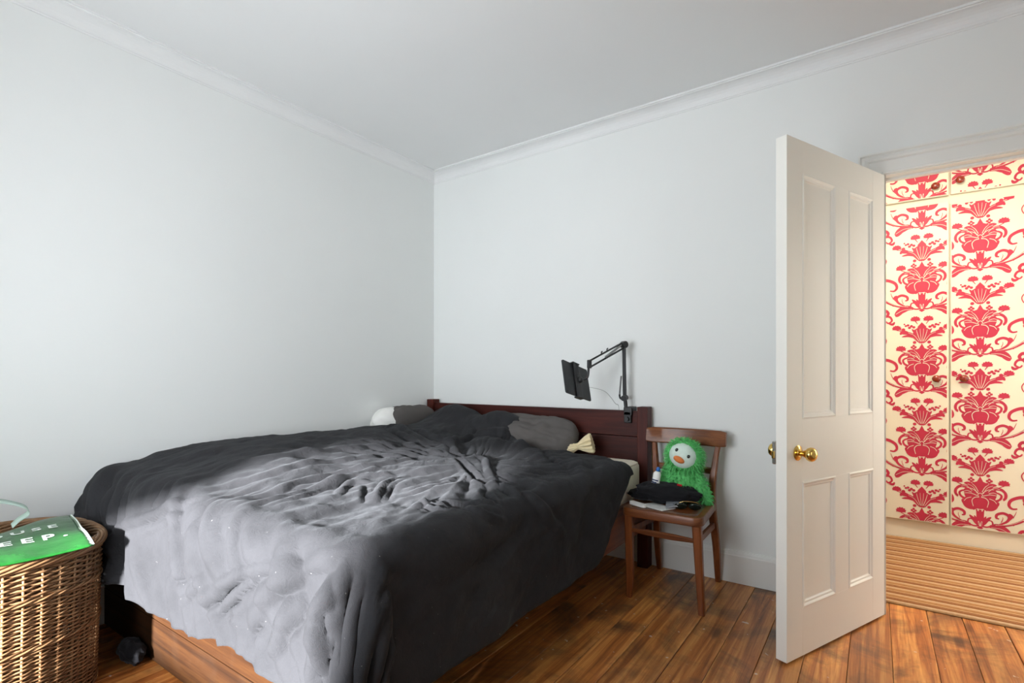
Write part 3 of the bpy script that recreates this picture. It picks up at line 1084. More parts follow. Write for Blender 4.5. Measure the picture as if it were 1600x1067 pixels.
# ------------------------------------------------------------------ the duvet
DU_X0, DU_XE, DU_YF = -2.838, -1.160, 0.897
FOLDS = [  # (line on the cloth [(u, v)...], height, width, skew)
    ([(-2.18, 0.862), (-2.15, 0.819), (-2.14, 0.768), (-2.128, 0.739)], 0.012, 0.012, 0.3),
    ([(-2.587, 0.78), (-2.55, 0.694), (-2.466, 0.627), (-2.313, 0.592)], 0.02, 0.022, 0),
    ([(-2.423, 0.777), (-2.393, 0.711), (-2.394, 0.63)], -0.02, 0.018, 0),
    ([(-1.903, 0.887), (-2.137, 0.742), (-2.35, 0.669), (-2.386, 0.632)], 0.012, 0.012, 0.2),
    ([(-2.008, 0.859), (-2.06, 0.789), (-2.169, 0.723)], 0.01, 0.01, 0),
    ([(-1.936, 0.796), (-2.056, 0.737), (-2.2, 0.665)], 0.008, 0.01, 0),
    ([(-1.873, 1.069), (-1.853, 0.867), (-1.872, 0.779), (-1.874, 0.714)], -0.012, 0.014, 0),
    ([(-1.803, 0.868), (-1.8, 1.049), (-1.835, 1.151), (-1.865, 1.363), (-1.854, 1.606), (-1.865, 1.848)], 0.013, 0.015, 0.3),
    ([(-1.689, 0.854), (-1.709, 1.022), (-1.743, 1.15), (-1.794, 1.347), (-1.822, 1.562)], 0.015, 0.015, 0.3),
    ([(-1.659, 0.939), (-1.698, 1.095), (-1.763, 1.289), (-1.784, 1.413), (-1.704, 1.553)], 0.012, 0.014, 0.3),
    ([(-2.018, 0.863), (-1.967, 1.07), (-2.005, 1.376), (-1.974, 1.796)], 0.01, 0.018, 0.3),
    ([(-2.223, 1.024), (-2.158, 1.231), (-2.173, 1.567), (-2.097, 2.003)], 0.01, 0.03, 0),
    ([(-1.621, 1.181), (-1.737, 1.33), (-1.698, 1.399)], 0.01, 0.012, 0),
    ([(-1.497, 1.206), (-1.679, 1.366)], -0.009, 0.012, 0),
    ([(-1.484, 1.244), (-1.627, 1.413), (-1.678, 1.595)], 0.012, 0.012, 0.2),
    ([(-1.464, 1.285), (-1.586, 1.436), (-1.616, 1.582)], -0.01, 0.01, 0),
    ([(-1.456, 1.351), (-1.453, 1.515), (-1.457, 1.636)], -0.014, 0.011, 0),
    ([(-1.516, 1.42), (-1.514, 1.581), (-1.528, 1.723)], 0.012, 0.012, 0),
    ([(-1.313, 1.257), (-1.322, 1.354), (-1.222, 1.353)], 0.014, 0.01, 0),
    ([(-1.375, 1.365), (-1.269, 1.319), (-1.141, 1.324)], 0.01, 0.009, 0),
    ([(-1.698, 0.862), (-1.509, 0.905), (-1.323, 0.903), (-1.203, 0.918), (-1.128, 0.984), (-1.067, 1.049), (-0.983, 1.183), (-0.764, 1.535)], 0.003, 0.03, 0),
    ([(-1.74, 1.981), (-1.508, 1.832), (-1.405, 1.764), (-1.385, 1.816), (-1.344, 1.862)], -0.026, 0.014, 0),
    ([(-1.723, 2.077), (-1.636, 2.08), (-1.476, 1.907), (-1.363, 1.816)], 0.018, 0.012, 0),
    ([(-1.333, 1.7), (-1.241, 1.582), (-1.126, 1.507)], -0.022, 0.013, 0),
    ([(-1.124, 1.518), (-1.239, 1.415), (-1.354, 1.392)], 0.012, 0.01, 0),
    ([(-1.346, 1.827), (-1.188, 1.697), (-1.118, 1.652)], 0.018, 0.011, 0),
    ([(-1.19, 1.364), (-1.109, 1.388), (-1.055, 1.496)], 0.012, 0.012, 0),
    ([(-1.191, 1.696), (-1.037, 1.751), (-0.902, 1.881)], 0.01, 0.02, 0),
    ([(-1.08, 1.681), (-0.983, 1.484), (-0.955, 1.178)], -0.008, 0.03, 0),
    ([(-1.336, 2.529), (-1.082, 2.115), (-0.967, 2.007)], 0.012, 0.035, 0),
    ([(-1.283, 0.806), (-1.486, 0.741), (-1.641, 0.649), (-1.733, 0.577)], 0.01, 0.014, 0),
    ([(-1.503, 0.733), (-1.589, 0.653), (-1.708, 0.548)], -0.016, 0.012, 0),
    ([(-1.447, 0.719), (-1.515, 0.677), (-1.567, 0.627)], -0.014, 0.009, 0),
    ([(-1.525, 0.649), (-1.618, 0.579), (-1.64, 0.557)], -0.018, 0.01, 0),
    ([(-1.556, 0.602), (-1.597, 0.562)], -0.016, 0.008, 0),
    ([(-1.831, 0.682), (-1.854, 0.609), (-1.977, 0.577)], -0.012, 0.012, 0),
    ([(-1.973, 0.629), (-1.988, 0.576), (-1.978, 0.547)], -0.02, 0.01, 0),
    ([(-1.712, 0.66), (-1.81, 0.574), (-1.857, 0.532)], 0.01, 0.012, 0),
    ([(-1.078, 0.903), (-1.189, 0.794), (-1.314, 0.704), (-1.383, 0.609), (-1.394, 0.557)], -0.02, 0.036, 0),
    ([(-1.15, 0.867), (-1.271, 0.784), (-1.413, 0.698), (-1.494, 0.584), (-1.499, 0.537)], 0.014, 0.022, 0),
    ([(-1.243, 0.732), (-1.243, 0.67), (-1.278, 0.612)], -0.022, 0.02, 0),
    ([(-1.302, 0.71), (-1.311, 0.627), (-1.333, 0.545)], 0.022, 0.018, 0),
    ([(-1.127, 0.793), (-1.147, 0.687), (-1.085, 0.641), (-1.076, 0.582)], 0.036, 0.026, 0),
    ([(-1.08, 0.858), (-1.049, 0.738), (-0.964, 0.656)], -0.012, 0.03, 0),
    ([(-1.444, 0.599), (-1.473, 0.545)], -0.02, 0.012, 0),
    ([(-2.366, 2.317), (-2.118, 2.225), (-1.947, 2.187), (-1.774, 2.017)], 0.022, 0.022, 0.2),
    ([(-1.939, 2.139), (-2.07, 2.434), (-1.896, 2.6), (-1.612, 2.429)], 0.024, 0.026, 0.2),
    ([(-1.844, 2.039), (-1.722, 2.007), (-1.742, 2.128)], -0.022, 0.014, 0),
    ([(-2.536, 2.204), (-2.161, 2.067), (-1.977, 2.128)], -0.016, 0.02, 0),
    ([(-2.297, 1.817), (-2.067, 1.882), (-1.863, 2.007)], 0.012, 0.016, 0),
    ([(-2.2, 2.648), (-2.079, 2.565), (-1.987, 2.362)], -0.016, 0.02, 0),
    ([(-2.658, 2.308), (-2.467, 2.273), (-2.291, 2.19)], 0.014, 0.02, 0),
    ([(-1.612, 2.59), (-1.419, 2.377), (-1.213, 2.277)], -0.01, 0.02, 0),
    ([(-1.422, 2.021), (-1.288, 2.159), (-1.2, 2.286)], 0.008, 0.014, 0),
    ([(-1.549, 2.2), (-1.402, 2.286), (-1.306, 2.45)], -0.008, 0.012, 0),
]


def np_noise(X, Y, s, seed=0.0, octv=3):
    out = np.empty(X.size)
    xs, ys = X.ravel(), Y.ravel()
    for i in range(xs.size):
        out[i] = noise.fractal((xs[i] * s, ys[i] * s, seed), 0.9, 2.0, octv)
    return out.reshape(X.shape)


def head_edge(u):
    return (2.44 + 0.42 * nsst(-2.62, -2.47, u) - 0.24 * nsst(-1.84, -1.72, u) + 0.10 * nsst(-1.62, -1.40, u) - 0.08 * nsst(-1.30, -1.12, u))


def hang_right(v):
    return 0.455 - 0.10 * nsst(2.08, 2.36, v) - 0.24 * nsst(2.30, 2.62, v)


def hang_foot(u):
    return 0.33 + 0.10 * nsst(-2.80, -2.45, u) + 0.02 * np.sin(u * 9.0) - 0.02 * nsst(-1.9, -1.3, u)


def top_height(x, y):
    z = 0.648 + 0.125 * nsst(-1.35, -2.55, x)
    z = z - 0.06 * nsst(1.20, 0.85, y) * nsst(-1.6, -2.6, x)
    z = z - 0.05 * np.exp(-((x + 2.838) / 0.05) ** 2)
    # pulled-up bunch over the pillows
    z = z + 0.135 * np.exp(-((x + 2.44) / 0.22) ** 2 - ((y - 2.76) / 0.17) ** 2)
    z = z + 0.150 * np.exp(-((x + 1.97) / 0.22) ** 2 - ((y - 2.74) / 0.13) ** 2)
    z = z + 0.06 * np.exp(-((x + 1.72) / 0.22) ** 2 - ((y - 2.44) / 0.10) ** 2)
    return z


def stroke_field(Uu, Vv, folds):
    D = np.zeros(Uu.shape)
    for pts, amp, wid, skew in folds:
        P = np.array([tuple(p)[:2] for p in catmull([(a, c, 0) for a, c in pts], 5)])
        seg = P[1:] - P[:-1]
        L = np.hypot(seg[:, 0], seg[:, 1]) + 1e-9
        cum = np.concatenate([[0], np.cumsum(L)])
        pad = wid * 4
        m = (Uu > P[:, 0].min() - pad) & (Uu < P[:, 0].max() + pad) & (Vv > P[:, 1].min() - pad) & (Vv < P[:, 1].max() + pad)
        if not m.any():
            continue
        uu, vv = Uu[m], Vv[m]
        best = np.full(uu.shape, 1e9)
        sd = np.zeros(uu.shape)
        sa = np.zeros(uu.shape)
        for i in range(len(seg)):
            dx, dy = uu - P[i, 0], vv - P[i, 1]
            t = np.clip((dx * seg[i, 0] + dy * seg[i, 1]) / L[i] ** 2, 0, 1)
            ex, ey = dx - t * seg[i, 0], dy - t * seg[i, 1]
            d = np.hypot(ex, ey)
            k = d < best
            best = np.where(k, d, best)
            sd = np.where(k, d * np.sign(seg[i, 0] * dy - seg[i, 1] * dx), sd)
            sa = np.where(k, (cum[i] + t * L[i]) / cum[-1], sa)
        taper = np.sin(PI * np.clip(sa, 0, 1)) ** 0.6
        endf = np.where((sa <= 0) | (sa >= 1), 0.0, 1.0)
        # skew: the fold rises gently on one side and drops sharply on the other
        wl = wid * np.where(sd > 0, 1 + skew, 1 - skew)
        prof = np.exp(-(best / wl) ** 2) - 0.30 * np.exp(-((best - 1.7 * wl) / (0.8 * wl)) ** 2)
        D[m] += amp * taper * prof
    return D


def duvet_surface(nu=210, nv=240, folds=FOLDS, detail=True):
    s = np.linspace(0, 1, nu)[:, None] * np.ones((1, nv))
    t = np.ones((nu, 1)) * np.linspace(0, 1, nv)[None, :]
    W = DU_XE - DU_X0
    u = DU_X0 + s * (W + 0.45)
    for _ in range(3):
        vh = head_edge(np.minimum(u, DU_XE))
        v = vh - t * (vh - DU_YF + hang_foot(np.minimum(u, DU_XE)))
        u = DU_X0 + s * (W + hang_right(np.maximum(v, DU_YF)))
    rc = 0.035
    ou = np.maximum(0, u - (DU_XE - rc))
    ov = np.maximum(0, (DU_YF + rc) - v)
    dist = np.hypot(ou, ov) + 1e-9
    q = np.maximum(0, dist - rc)
    nx, ny = ou / dist, -ov / dist
    bxx, byy = u - nx * q, v - ny * q
    DU_R = 0.085 + 0.055 * nsst(-1.4, -2.3, u) * (ov > 0)
    a = np.minimum(q / DU_R, PI / 2)
    rem = np.maximum(0, q - DU_R * PI / 2)
    phi = np.arctan2(ov, ou + 1e-9)
    cor = np.sin(2 * phi) ** 2 * (ou > 0.001) * (ov > 0.001)
    fl = 0.10 + 0.45 * nsst(-2.45, -2.82, u) + 0.16 * cor
    h = DU_R * np.sin(a) + rem * fl
    drop = DU_R * (1 - np.cos(a)) + rem * np.sqrt(1 - fl ** 2)
    x = bxx + nx * h
    y = byy + ny * h
    zt = top_height(bxx, byy)
    # the hang starts from the local height of the top; hems level out below
    lev = nsst(0.0, 0.40, q)
    z = zt - drop - lev * (zt - 0.66) * 0.75
    P = np.stack([x, y, z], -1)
    # normals of the base
    du = np.gradient(P, axis=0)
    dv = np.gradient(P, axis=1)
    Nn = np.cross(dv, du)
    Nn /= np.linalg.norm(Nn, axis=-1, keepdims=True) + 1e-9
    Nn *= np.where(Nn[..., 2:3] * 0 + (Nn[..., 2:3] + 0.6 * (nx * Nn[..., 0] + ny * Nn[..., 1])[..., None]) < 0, -1, 1)
    D = 1.35 * stroke_field(u, v, folds)
    if detail:
        kx, ky = -1.62, 1.98                     # knot the pulled folds run into
        th = np.arctan2(v - ky, u - kx)
        rr = np.hypot(u - kx, v - ky)
        rad = 0.5 - np.abs(np_noise(th * 2.6, rr * 0.55, 1.9, 3.3, 3))
        D += 0.026 * (rad - 0.3) * nsst(0.06, 0.30, rr) * nsst(1.35, 0.55, rr) * nsst(-2.62, -2.35, u) * nsst(0.03, 0.0, q)
        dr = 0.5 - np.abs(np_noise(u + 0.75 * (v - 0.9), v * 0.25, 7.5, 7.7, 2))
        D += 0.055 * (dr - 0.28) * nsst(0.0, 0.12, np.where(ov > 0, q, 0))
        D += 0.020 * np_noise(u, v, 3.2, 1.7, 3) + 0.0045 * np_noise(u, v * 0.6 + u * 0.5, 17, 5.1, 3)
        # drapery of the corner and the hanging foot
        corner = nsst(0.10, 0.40, q) * np.sin(2 * phi) ** 2 * (ou > 0.001) * (ov > 0.001)
        D += 0.030 * corner * np.sin(phi * 8 + 1.2)
        foot = nsst(0.02, 0.30, np.where(ov > 0, q, 0))
        D += foot * (0.013 * np.sin(u * 19 + 2 * np.sin(u * 5.3) + v * 5))
        side = nsst(0.10, 0.42, np.where(ou > 0, q, 0)) * (ov <= 0)
        D += side * 0.010 * np.sin(v * 11 + 2 * np.sin(v * 3.1) + u * 6)
    D = np.where(q > 0.02, np.maximum(D, -0.030 - 0.006 * cor), D)
    P = P + Nn * D[..., None]
    P[..., 0] = np.maximum(P[..., 0], XL + 0.012)
    P[..., 2] = np.maximum(P[..., 2], 0.02)
    return P, u, v


P, _, _ = duvet_surface()
duv = tag(obj('duvet', grid_mesh('duvet', P), M_duvet, smooth=True), 'rumpled charcoal cotton duvet hanging over the bed sides', 'duvet')
m = duv.modifiers.new('thickness', 'SOLIDIFY')
m.thickness = 0.012
m.offset = -1


# ------------------------------------------------------------------ pillows
def blob0(center, radii, fn=None, n=24, m=32):
    b = BM()
    rings = []
    for i in range(n + 1):
        th = PI * i / n
        ring = []
        for k in ([0] if i in (0, n) else range(m)):
            ph = 2 * PI * k / m
            d = Vector((math.sin(th) * math.cos(ph), math.sin(th) * math.sin(ph), math.cos(th)))
            e = fn(d) if fn else 1.0
            ring.append(b.verts.new((center[0] + d.x * radii[0] * e, center[1] + d.y * radii[1] * e, center[2] + d.z * radii[2] * e)))
        rings.append(ring)
    for A, B in zip(rings, rings[1:]):
        for k in range(m):
            k2 = (k + 1) % m
            if len(A) == 1:
                b.faces.new((A[0], B[k], B[k2]))
            elif len(B) == 1:
                b.faces.new((A[k], B[0], A[k2]))
            else:
                b.faces.new((A[k], B[k], B[k2], A[k2]))
    return b


def pillow(name, loc, size, rot, mat, label, cat, seed=1.0, wr=0.012, n=46, sharp=0.42):
    sx, sy, sz = size
    R = Matrix.Translation(Vector(loc)) @ rot
    t = np.linspace(-1, 1, n)
    A, B = np.meshgrid(t, t, indexing='ij')
    prof = ((1 - A ** 4) * (1 - B ** 4)).clip(0) ** sharp
    pinch = 1 - 0.07 * (A ** 2 * B ** 2) * 2
    X = A * sx / 2 * (1 - 0.06 * (1 - B ** 2) * np.abs(A) ** 3 * -1) * pinch
    Y = B * sy / 2 * pinch
    nz = np_noise(X, Y, 7, seed, 3)
    nz2 = np_noise(X * 0.35, Y * 1.6, 16, seed + 4, 2)
    ed = prof.clip(0, 1)
    verts, faces = [], []
    for sgn in (1, -1):
        Z = sgn * (prof * sz / 2 + (nz * wr + nz2 * wr * 0.5) * ed)
        verts += [tuple(R @ Vector((X[i, j], Y[i, j], Z[i, j]))) for i in range(n) for j in range(n)]
    for k in (0, 1):
        o = k * n * n
        for i in range(n - 1):
            for j in range(n - 1):
                f = (o + i * n + j, o + (i + 1) * n + j, o + (i + 1) * n + j + 1, o + i * n + j + 1)
                faces.append(f if k == 0 else f[::-1])
    me = bpy.data.meshes.new(name)
    me.from_pydata(verts, [], faces)
    bm = bmesh.new()
    bm.from_mesh(me)
    bmesh.ops.remove_doubles(bm, verts=bm.verts[:], dist=0.0006)
    bm.to_mesh(me)
    bm.free()
    return me


def rot(x=0, y=0, z=0):
    return Matrix.Rotation(math.radians(z), 4, 'Z') @ Matrix.Rotation(math.radians(y), 4, 'Y') @ Matrix.Rotation(math.radians(x), 4, 'X')


me = pillow('pillow', (-1.80, 2.755, 0.735), (0.62, 0.32, 0.19), rot(30, 3, 2), M_grey, '', '', 2.0, 0.022)
tag(obj('pillow', me, M_grey, smooth=True), 'dark grey pillow propped before the headboard beside the cream pouch', 'pillow')

pil = thing('pillow', (-2.74, 2.56, 0.70), 'dark grey pillow with white open end against the left wall', 'pillow')
me = pillow('pillowcase', (-2.735, 2.60, 0.80), (0.44, 0.20, 0.20), rot(0, 0, 90), M_grey, '', '', 6.0)
obj('pillowcase', me, M_grey, pil, smooth=True)
def pil_lump(d):
    return 1 + 0.05 * math.sin(d.x * 7 + d.z * 9) * (1 - abs(d.z)) + 0.05 * noise.noise((d.x * 3, d.y * 3, d.z * 3))


pe_bm = BM()
merge(pe_bm, blob0((-2.745, 2.43, 0.795), (0.090, 0.14, 0.104), pil_lump))
tag(obj('pillow_end', pe_bm, M_white, pil, smooth=True), 'white inner pillow showing at the open end')

# cream pouch with gathered frill
pou = thing('ruffled_pouch', (-1.47, 2.78, 0.63), 'small cream gathered fabric pouch beside the grey pillow', 'pouch')
b = BM()
rings = []
A0 = Vector((-1.53, 2.73, 0.672))
ax = Vector((0.155, 0.06, 0.045))
prof = [(0.0, 0.030), (0.10, 0.040), (0.25, 0.040), (0.40, 0.026), (0.48, 0.022), (0.60, 0.038), (0.80, 0.058), (0.95, 0.066), (1.0, 0.060)]
fr = axis_matrix(A0, ax)
for s, r in prof:
    ring = []
    for k in range(56):
        a = 2 * PI * k / 56
        rr = r * (1 + (0.05 + 0.16 * max(0, s - 0.3)) * math.sin(k * PI / 2.0 + 0.6 * math.sin(k)))
        ring.append(b.verts.new(fr @ Vector((rr * 1.25 * math.cos(a), rr * 0.8 * math.sin(a), s * ax.length))))
    rings.append(ring)
for R1, R2 in zip(rings, rings[1:]):
    for k in range(56):
        b.faces.new((R1[k], R1[(k + 1) % 56], R2[(k + 1) % 56], R2[k]))
b.faces.new(rings[0])
b.faces.new(rings[-1])
obj('pouch_fabric', b, M_ivory, pou, autosmooth=50)
pts = [fr @ Vector((0.029 * math.cos(2 * PI * k / 20), 0.0195 * math.sin(2 * PI * k / 20), 0.48 * ax.length)) for k in range(20)]
obj('tie_cord', tube(BM(), pts, 0.003, 6, closed=True), M_ivory, pou, smooth=True)

# ------------------------------------------------------------------ tablet arm clamped to the headboard
arm = thing('tablet_stand', (-1.20, 2.90, 0.86), 'black jointed arm stand clamped to the headboard top', 'stand')
cl = obj('clamp', bx(-1.222, -1.172, 2.886, 2.972, 0.880, 0.932, 0.006, 2), M_black, arm)
box(bm0 := BM(), -1.220, -1.176, 2.886, 2.908, 0.838, 0.905, 0.004, 1)
obj('clamp_jaw', bm0, M_black, cl)
obj('clamp_screw', lathe(BM(), [(0, 0), (0.013, 0), (0.014, 0.004), (0.014, 0.02), (0.006, 0.022), (0.005, 0.05), (0, 0.05)], axis_matrix((-1.198, 2.868, 0.862), (0, 1, 0)), 14), M_black, cl, autosmooth=40)
base_p = Vector((-1.208, 2.892, 0.928))
lowj = Vector((-1.214, 2.886, 0.985))
elb = Vector((-1.216, 2.880, 1.300))
tip = Vector((-1.322, 2.640, 1.182))
obj('swivel_post', tube(BM(), [base_p, base_p + Vector((-0.003, -0.002, 0.035)), lowj], 0.011, 12), M_black, arm, autosmooth=40)


def flat_bar(p, q, w, t, side):
    p, q = Vector(p), Vector(q)
    M = axis_matrix(p, q - p, side)
    return bx(-w / 2, w / 2, -t / 2, t / 2, 0, (q - p).length, 0.0015, 1, M)


obj('joint', lathe(BM(), [(0, -0.018), (0.017, -0.018), (0.017, 0.018), (0, 0.018)], axis_matrix(lowj, (0.0, 1, 0.1)), 16), M_black, arm, autosmooth=40)
for off in (-0.0052, 0.0052):
    obj('lower_bar', flat_bar(lowj + Vector((off, 0, 0)), elb + Vector((off, 0, 0)), 0.010, 0.012, (1, 0, 0)), M_black, arm)
obj('elbow_joint', lathe(BM(), [(0, -0.016), (0.020, -0.016), (0.021, -0.012), (0.021, 0.012), (0.020, 0.016), (0, 0.016)], axis_matrix(elb, (0.9, -0.4, 0)), 18), M_black, arm, autosmooth=40)
upd = Vector((0, 0, 0.016))
obj('upper_bar', flat_bar(elb + upd, tip + upd * 1.1, 0.009, 0.009, (1, 0, 0)), M_black, arm)
obj('upper_bar', flat_bar(elb - upd * 1.2, tip - upd * 1.2, 0.009, 0.009, (1, 0, 0)), M_black, arm)
obj('tip_joint', bx(-0.010, 0.010, -0.014, 0.014, -0.024, 0.024, 0.004, 1, Matrix.Translation(tip)), M_black, arm)


def coil(p, q, r, turns, wire):
    p, q = Vector(p), Vector(q)
    M = axis_matrix(p, q - p)
    L = (q - p).length
    n = turns * 8
    return tube(BM(), [M @ Vector((r * math.cos(2 * PI * k / 8), r * math.sin(2 * PI * k / 8), L * k / n)) for k in range(n + 1)], wire, 5)


obj('spring', coil(elb.lerp(tip, 0.08) + upd * 0.4, elb.lerp(tip, 0.55) - upd * 0.8, 0.0055, 26, 0.0018), M_spring, arm, smooth=True)
obj('spring', coil(lowj + Vector((-0.030, -0.006, 0.02)), lowj + Vector((-0.020, -0.004, 0.13)), 0.0045, 26, 0.0016), M_spring, arm, smooth=True)
obj('spring_hook', tube(BM(), catmull([lowj + Vector((-0.03, -0.006, 0.02)), lowj + Vector((-0.026, -0.006, 0.0)), lowj + Vector((-0.008, -0.004, -0.012))], 5), 0.006, 8), M_black, arm, smooth=True)
for f_ in (0.50, 0.66):
    c = elb.lerp(tip, f_) + upd
    obj('cable_clip', tube(BM(), [c + Vector((0, 0, -0.004)), c + Vector((0, 0, 0.014)), c + Vector((0.006, 0, 0.018))], 0.004, 8), M_black, arm, smooth=True)
# tablet (back towards the camera) : corner TL, TR, BL from the photograph's layout
tc = Vector((-1.372, 2.580, 1.088))
cr, cf = Vector((0.818, 0.575, 0)), Vector((-0.575, 0.818, 0))
ex = (cr * 45 - Vector((0, 0, 16)) + cf * 50) * 0.00359
ez = (cr * 4.5 - Vector((0, 0, 50)) - cf * 20) * 0.00359
wid, hgt = ex.length, ez.length
exn = ex.normalized()
ezn = (ez - exn * ez.dot(exn)).normalized()
nb = exn.cross(ezn).normalized()
flip = 1
if nb.dot(cf) > 0:
    nb = -nb
    flip = -1
TM = Matrix((exn, -ezn, nb)).transposed().to_4x4()
TM.translation = tc
hold = obj('tip_post', tube(BM(), catmull([tip + Vector((-0.004, 0, -0.01)), tip + Vector((-0.006, -0.004, -0.06)), tip + Vector((-0.016, -0.010, -0.085)), TM @ Vector((0.018, 0.004, 0.022))], 6), 0.007, 10), M_black, arm, smooth=True)
obj('ball_joint', lathe(BM(), [(0, -0.002), (0.014, 0), (0.018, 0.008), (0.016, 0.018), (0.008, 0.024), (0, 0.025)], TM @ Matrix.Translation((0.018, 0.004, 0.006)), 16), M_black, arm, smooth=True)
obj('tablet_cradle', bx(-0.026, 0.026, -hgt / 2 - 0.006, hgt / 2 + 0.006, 0.0046, 0.014, 0.004, 2, TM), M_black, arm)
for s in (-1, 1):
    obj('cradle_jaw', bx(-0.032, 0.032, s * (hgt / 2 + 0.005) - 0.004, s * (hgt / 2 + 0.005) + 0.004, -0.010, 0.016, 0.003, 2, TM), M_black, arm)
tab = thing('tablet', TM.translation, 'dark grey tablet held on the black arm above the bed', 'tablet')


def rounded_rect(w, h, r, n=6):
    out = []
    for cx, cy, a0 in ((w / 2 - r, h / 2 - r, 0), (-w / 2 + r, h / 2 - r, 90), (-w / 2 + r, -h / 2 + r, 180), (w / 2 - r, -h / 2 + r, 270)):
        for k in range(n + 1):
            a = math.radians(a0 + 90 * k / n)
            out.append((cx + r * math.cos(a), cy + r * math.sin(a)))
    return out


obj('tablet_back', prism(BM(), rounded_rect(wid, hgt, 0.010), -0.003, 0.004, TM), M_tab, tab)
obj('screen', prism(BM(), rounded_rect(wid - 0.012, hgt - 0.012, 0.006), -0.0042, -0.003, TM), M_screen, tab)
obj('camera_lens', lathe(BM(), [(0, 0.004), (0.005, 0.004), (0.005, 0.0055), (0, 0.0055)], TM @ Matrix.Translation((-wid / 2 + 0.02, -hgt / 2 + 0.014, 0)), 14), M_black, tab)
cab0 = TM @ Vector((wid / 2 + 0.002, -0.012, 0))
cable = tube(BM(), catmull([cab0, cab0 + Vector((0.012, 0.03, -0.002)), Vector((-1.315, 2.84, 1.02)), Vector((-1.290, 2.92, 0.950)), Vector((-1.280, 2.958, 0.905)), Vector((-1.278, 2.965, 0.60)), Vector((-1.28, 2.965, 0.3))], 8), 0.0014, 6)
tag(obj('charging_cable', cable, plain('white_cable', srgb(170, 170, 168), 0.5), smooth=True), 'thin pale charging cable drooping from the tablet behind the headboard', 'cable')

# ------------------------------------------------------------------ the chair
ch = thing('wooden_chair', (-0.86, 2.66, 0), 'old brown wooden chair beside the bed holding a toy', 'chair')
SZ = 0.452


def seat_outline(inset=0.0, n=7):
    pts = [(-0.655, 2.462), (-0.690, 2.882), (-1.030, 2.882), (-1.062, 2.462)]
    rr = [0.055, 0.035, 0.035, 0.055]
    C = Vector((-0.859, 2.66))
    out = []
    for i in range(4):
        p = Vector(pts[i])
        a = (Vector(pts[i - 1]) - p).normalized()
        c = (Vector(pts[(i + 1) % 4]) - p).normalized()
        r = rr[i]
        for k in range(n + 1):
            t = k / n
            q = (p + a * r) * (1 - t) ** 2 + p * 2 * t * (1 - t) + (p + c * r) * t ** 2
            d = (q - C)
            out.append(tuple(C + d * (1 - inset / d.length)))
    # bow the front edge out a little
    return out


b = BM()
o1 = seat_outline(0)
levels = [(0.004, SZ - 0.042), (0.0, SZ - 0.038), (0.0, SZ - 0.008), (0.003, SZ - 0.002), (0.008, SZ), (0.040, SZ - 0.001)]
rings = [[b.verts.new((x, y, z)) for x, y in seat_outline(i)] for i, z in levels]
for A, B in zip(rings, rings[1:]):
    for k in range(len(A)):
        b.faces.new((A[k], A[(k + 1) % len(A)], B[(k + 1) % len(A)], B[k]))
b.faces.new(rings[0])
b.faces.new(rings[-1])
st = obj('seat', b, M_chairx, ch, autosmooth=35)
b = BM()
rings = [[b.verts.new((x, y, z)) for x, y in seat_outline(i)] for i, z in ((0.042, SZ - 0.004), (0.043, SZ + 0.0012), (0.09, SZ - 0.001), (0.15, SZ - 0.002))]
for A, B in zip(rings, rings[1:]):
    for k in range(len(A)):
        b.faces.new((A[k], A[(k + 1) % len(A)], B[(k + 1) % len(A)], B[k]))
b.faces.new(rings[-1])
obj('seat_panel', b, M_seat, st, smooth=True)


def tapered_leg(p0, p1, w0, w1, mid=None):
    """square section leg from bottom p0 to top p1"""
    b = BM()
    pts = [(Vector(p0), w0)] + ([mid] if mid else []) + [(Vector(p1), w1)]
    rings = []
    for p, w in pts:
        c = w * 0.18
        h = w / 2
        oc = [(-h + c, -h), (h - c, -h), (h, -h + c), (h, h - c), (h - c, h), (-h + c, h), (-h, h - c), (-h, -h + c)]
        rings.append([b.verts.new((p[0] + x, p[1] + y, p[2])) for x, y in oc])
    for A, B in zip(rings, rings[1:]):
        for k in range(8):
            b.faces.new((A[k], A[(k + 1) % 8], B[(k + 1) % 8], B[k]))
    b.faces.new(rings[0])
    b.faces.new(rings[-1])
    return b


obj('leg', tapered_leg((-0.664, 2.487, 0), (-0.690, 2.502, SZ - 0.040), 0.029, 0.042), M_chair, ch)
obj('leg', tapered_leg((-1.020, 2.482, 0), (-1.028, 2.500, SZ - 0.040), 0.026, 0.040, (Vector((-1.016, 2.486, 0.09)), 0.036)), M_chair, ch)
for sgn, xb, xs, xt in ((1, -0.700, -0.712, -0.686), (-1, -1.024, -1.012, -1.040)):
    b = BM()
    path = catmull([(xb, 2.945, 0.0), (xb, 2.905, 0.20), (xs, 2.872, 0.40), (xs, 2.868, 0.52), ((xs + xt) / 2, 2.882, 0.66), (xt, 2.905, 0.765)], 6)
    rings = []
    for i, p in enumerate(path):
        s = i / (len(path) - 1)
        w = 0.026 + 0.012 * math.sin(PI * min(1, s * 1.15))
        d = 0.030 + 0.010 * math.sin(PI * min(1, s * 1.1))
        rings.append([b.verts.new((p.x + x * w / 2, p.y + y * d / 2, p.z)) for x, y in ((-1, -0.7), (-0.7, -1), (0.7, -1), (1, -0.7), (1, 0.7), (0.7, 1), (-0.7, 1), (-1, 0.7))])
    for A, B in zip(rings, rings[1:]):
        for k in range(8):
            b.faces.new((A[k], A[(k + 1) % 8], B[(k + 1) % 8], B[k]))
    b.faces.new(rings[0])
    b.faces.new(rings[-1])
    obj('back_leg', b, M_chair, ch, autosmooth=40)


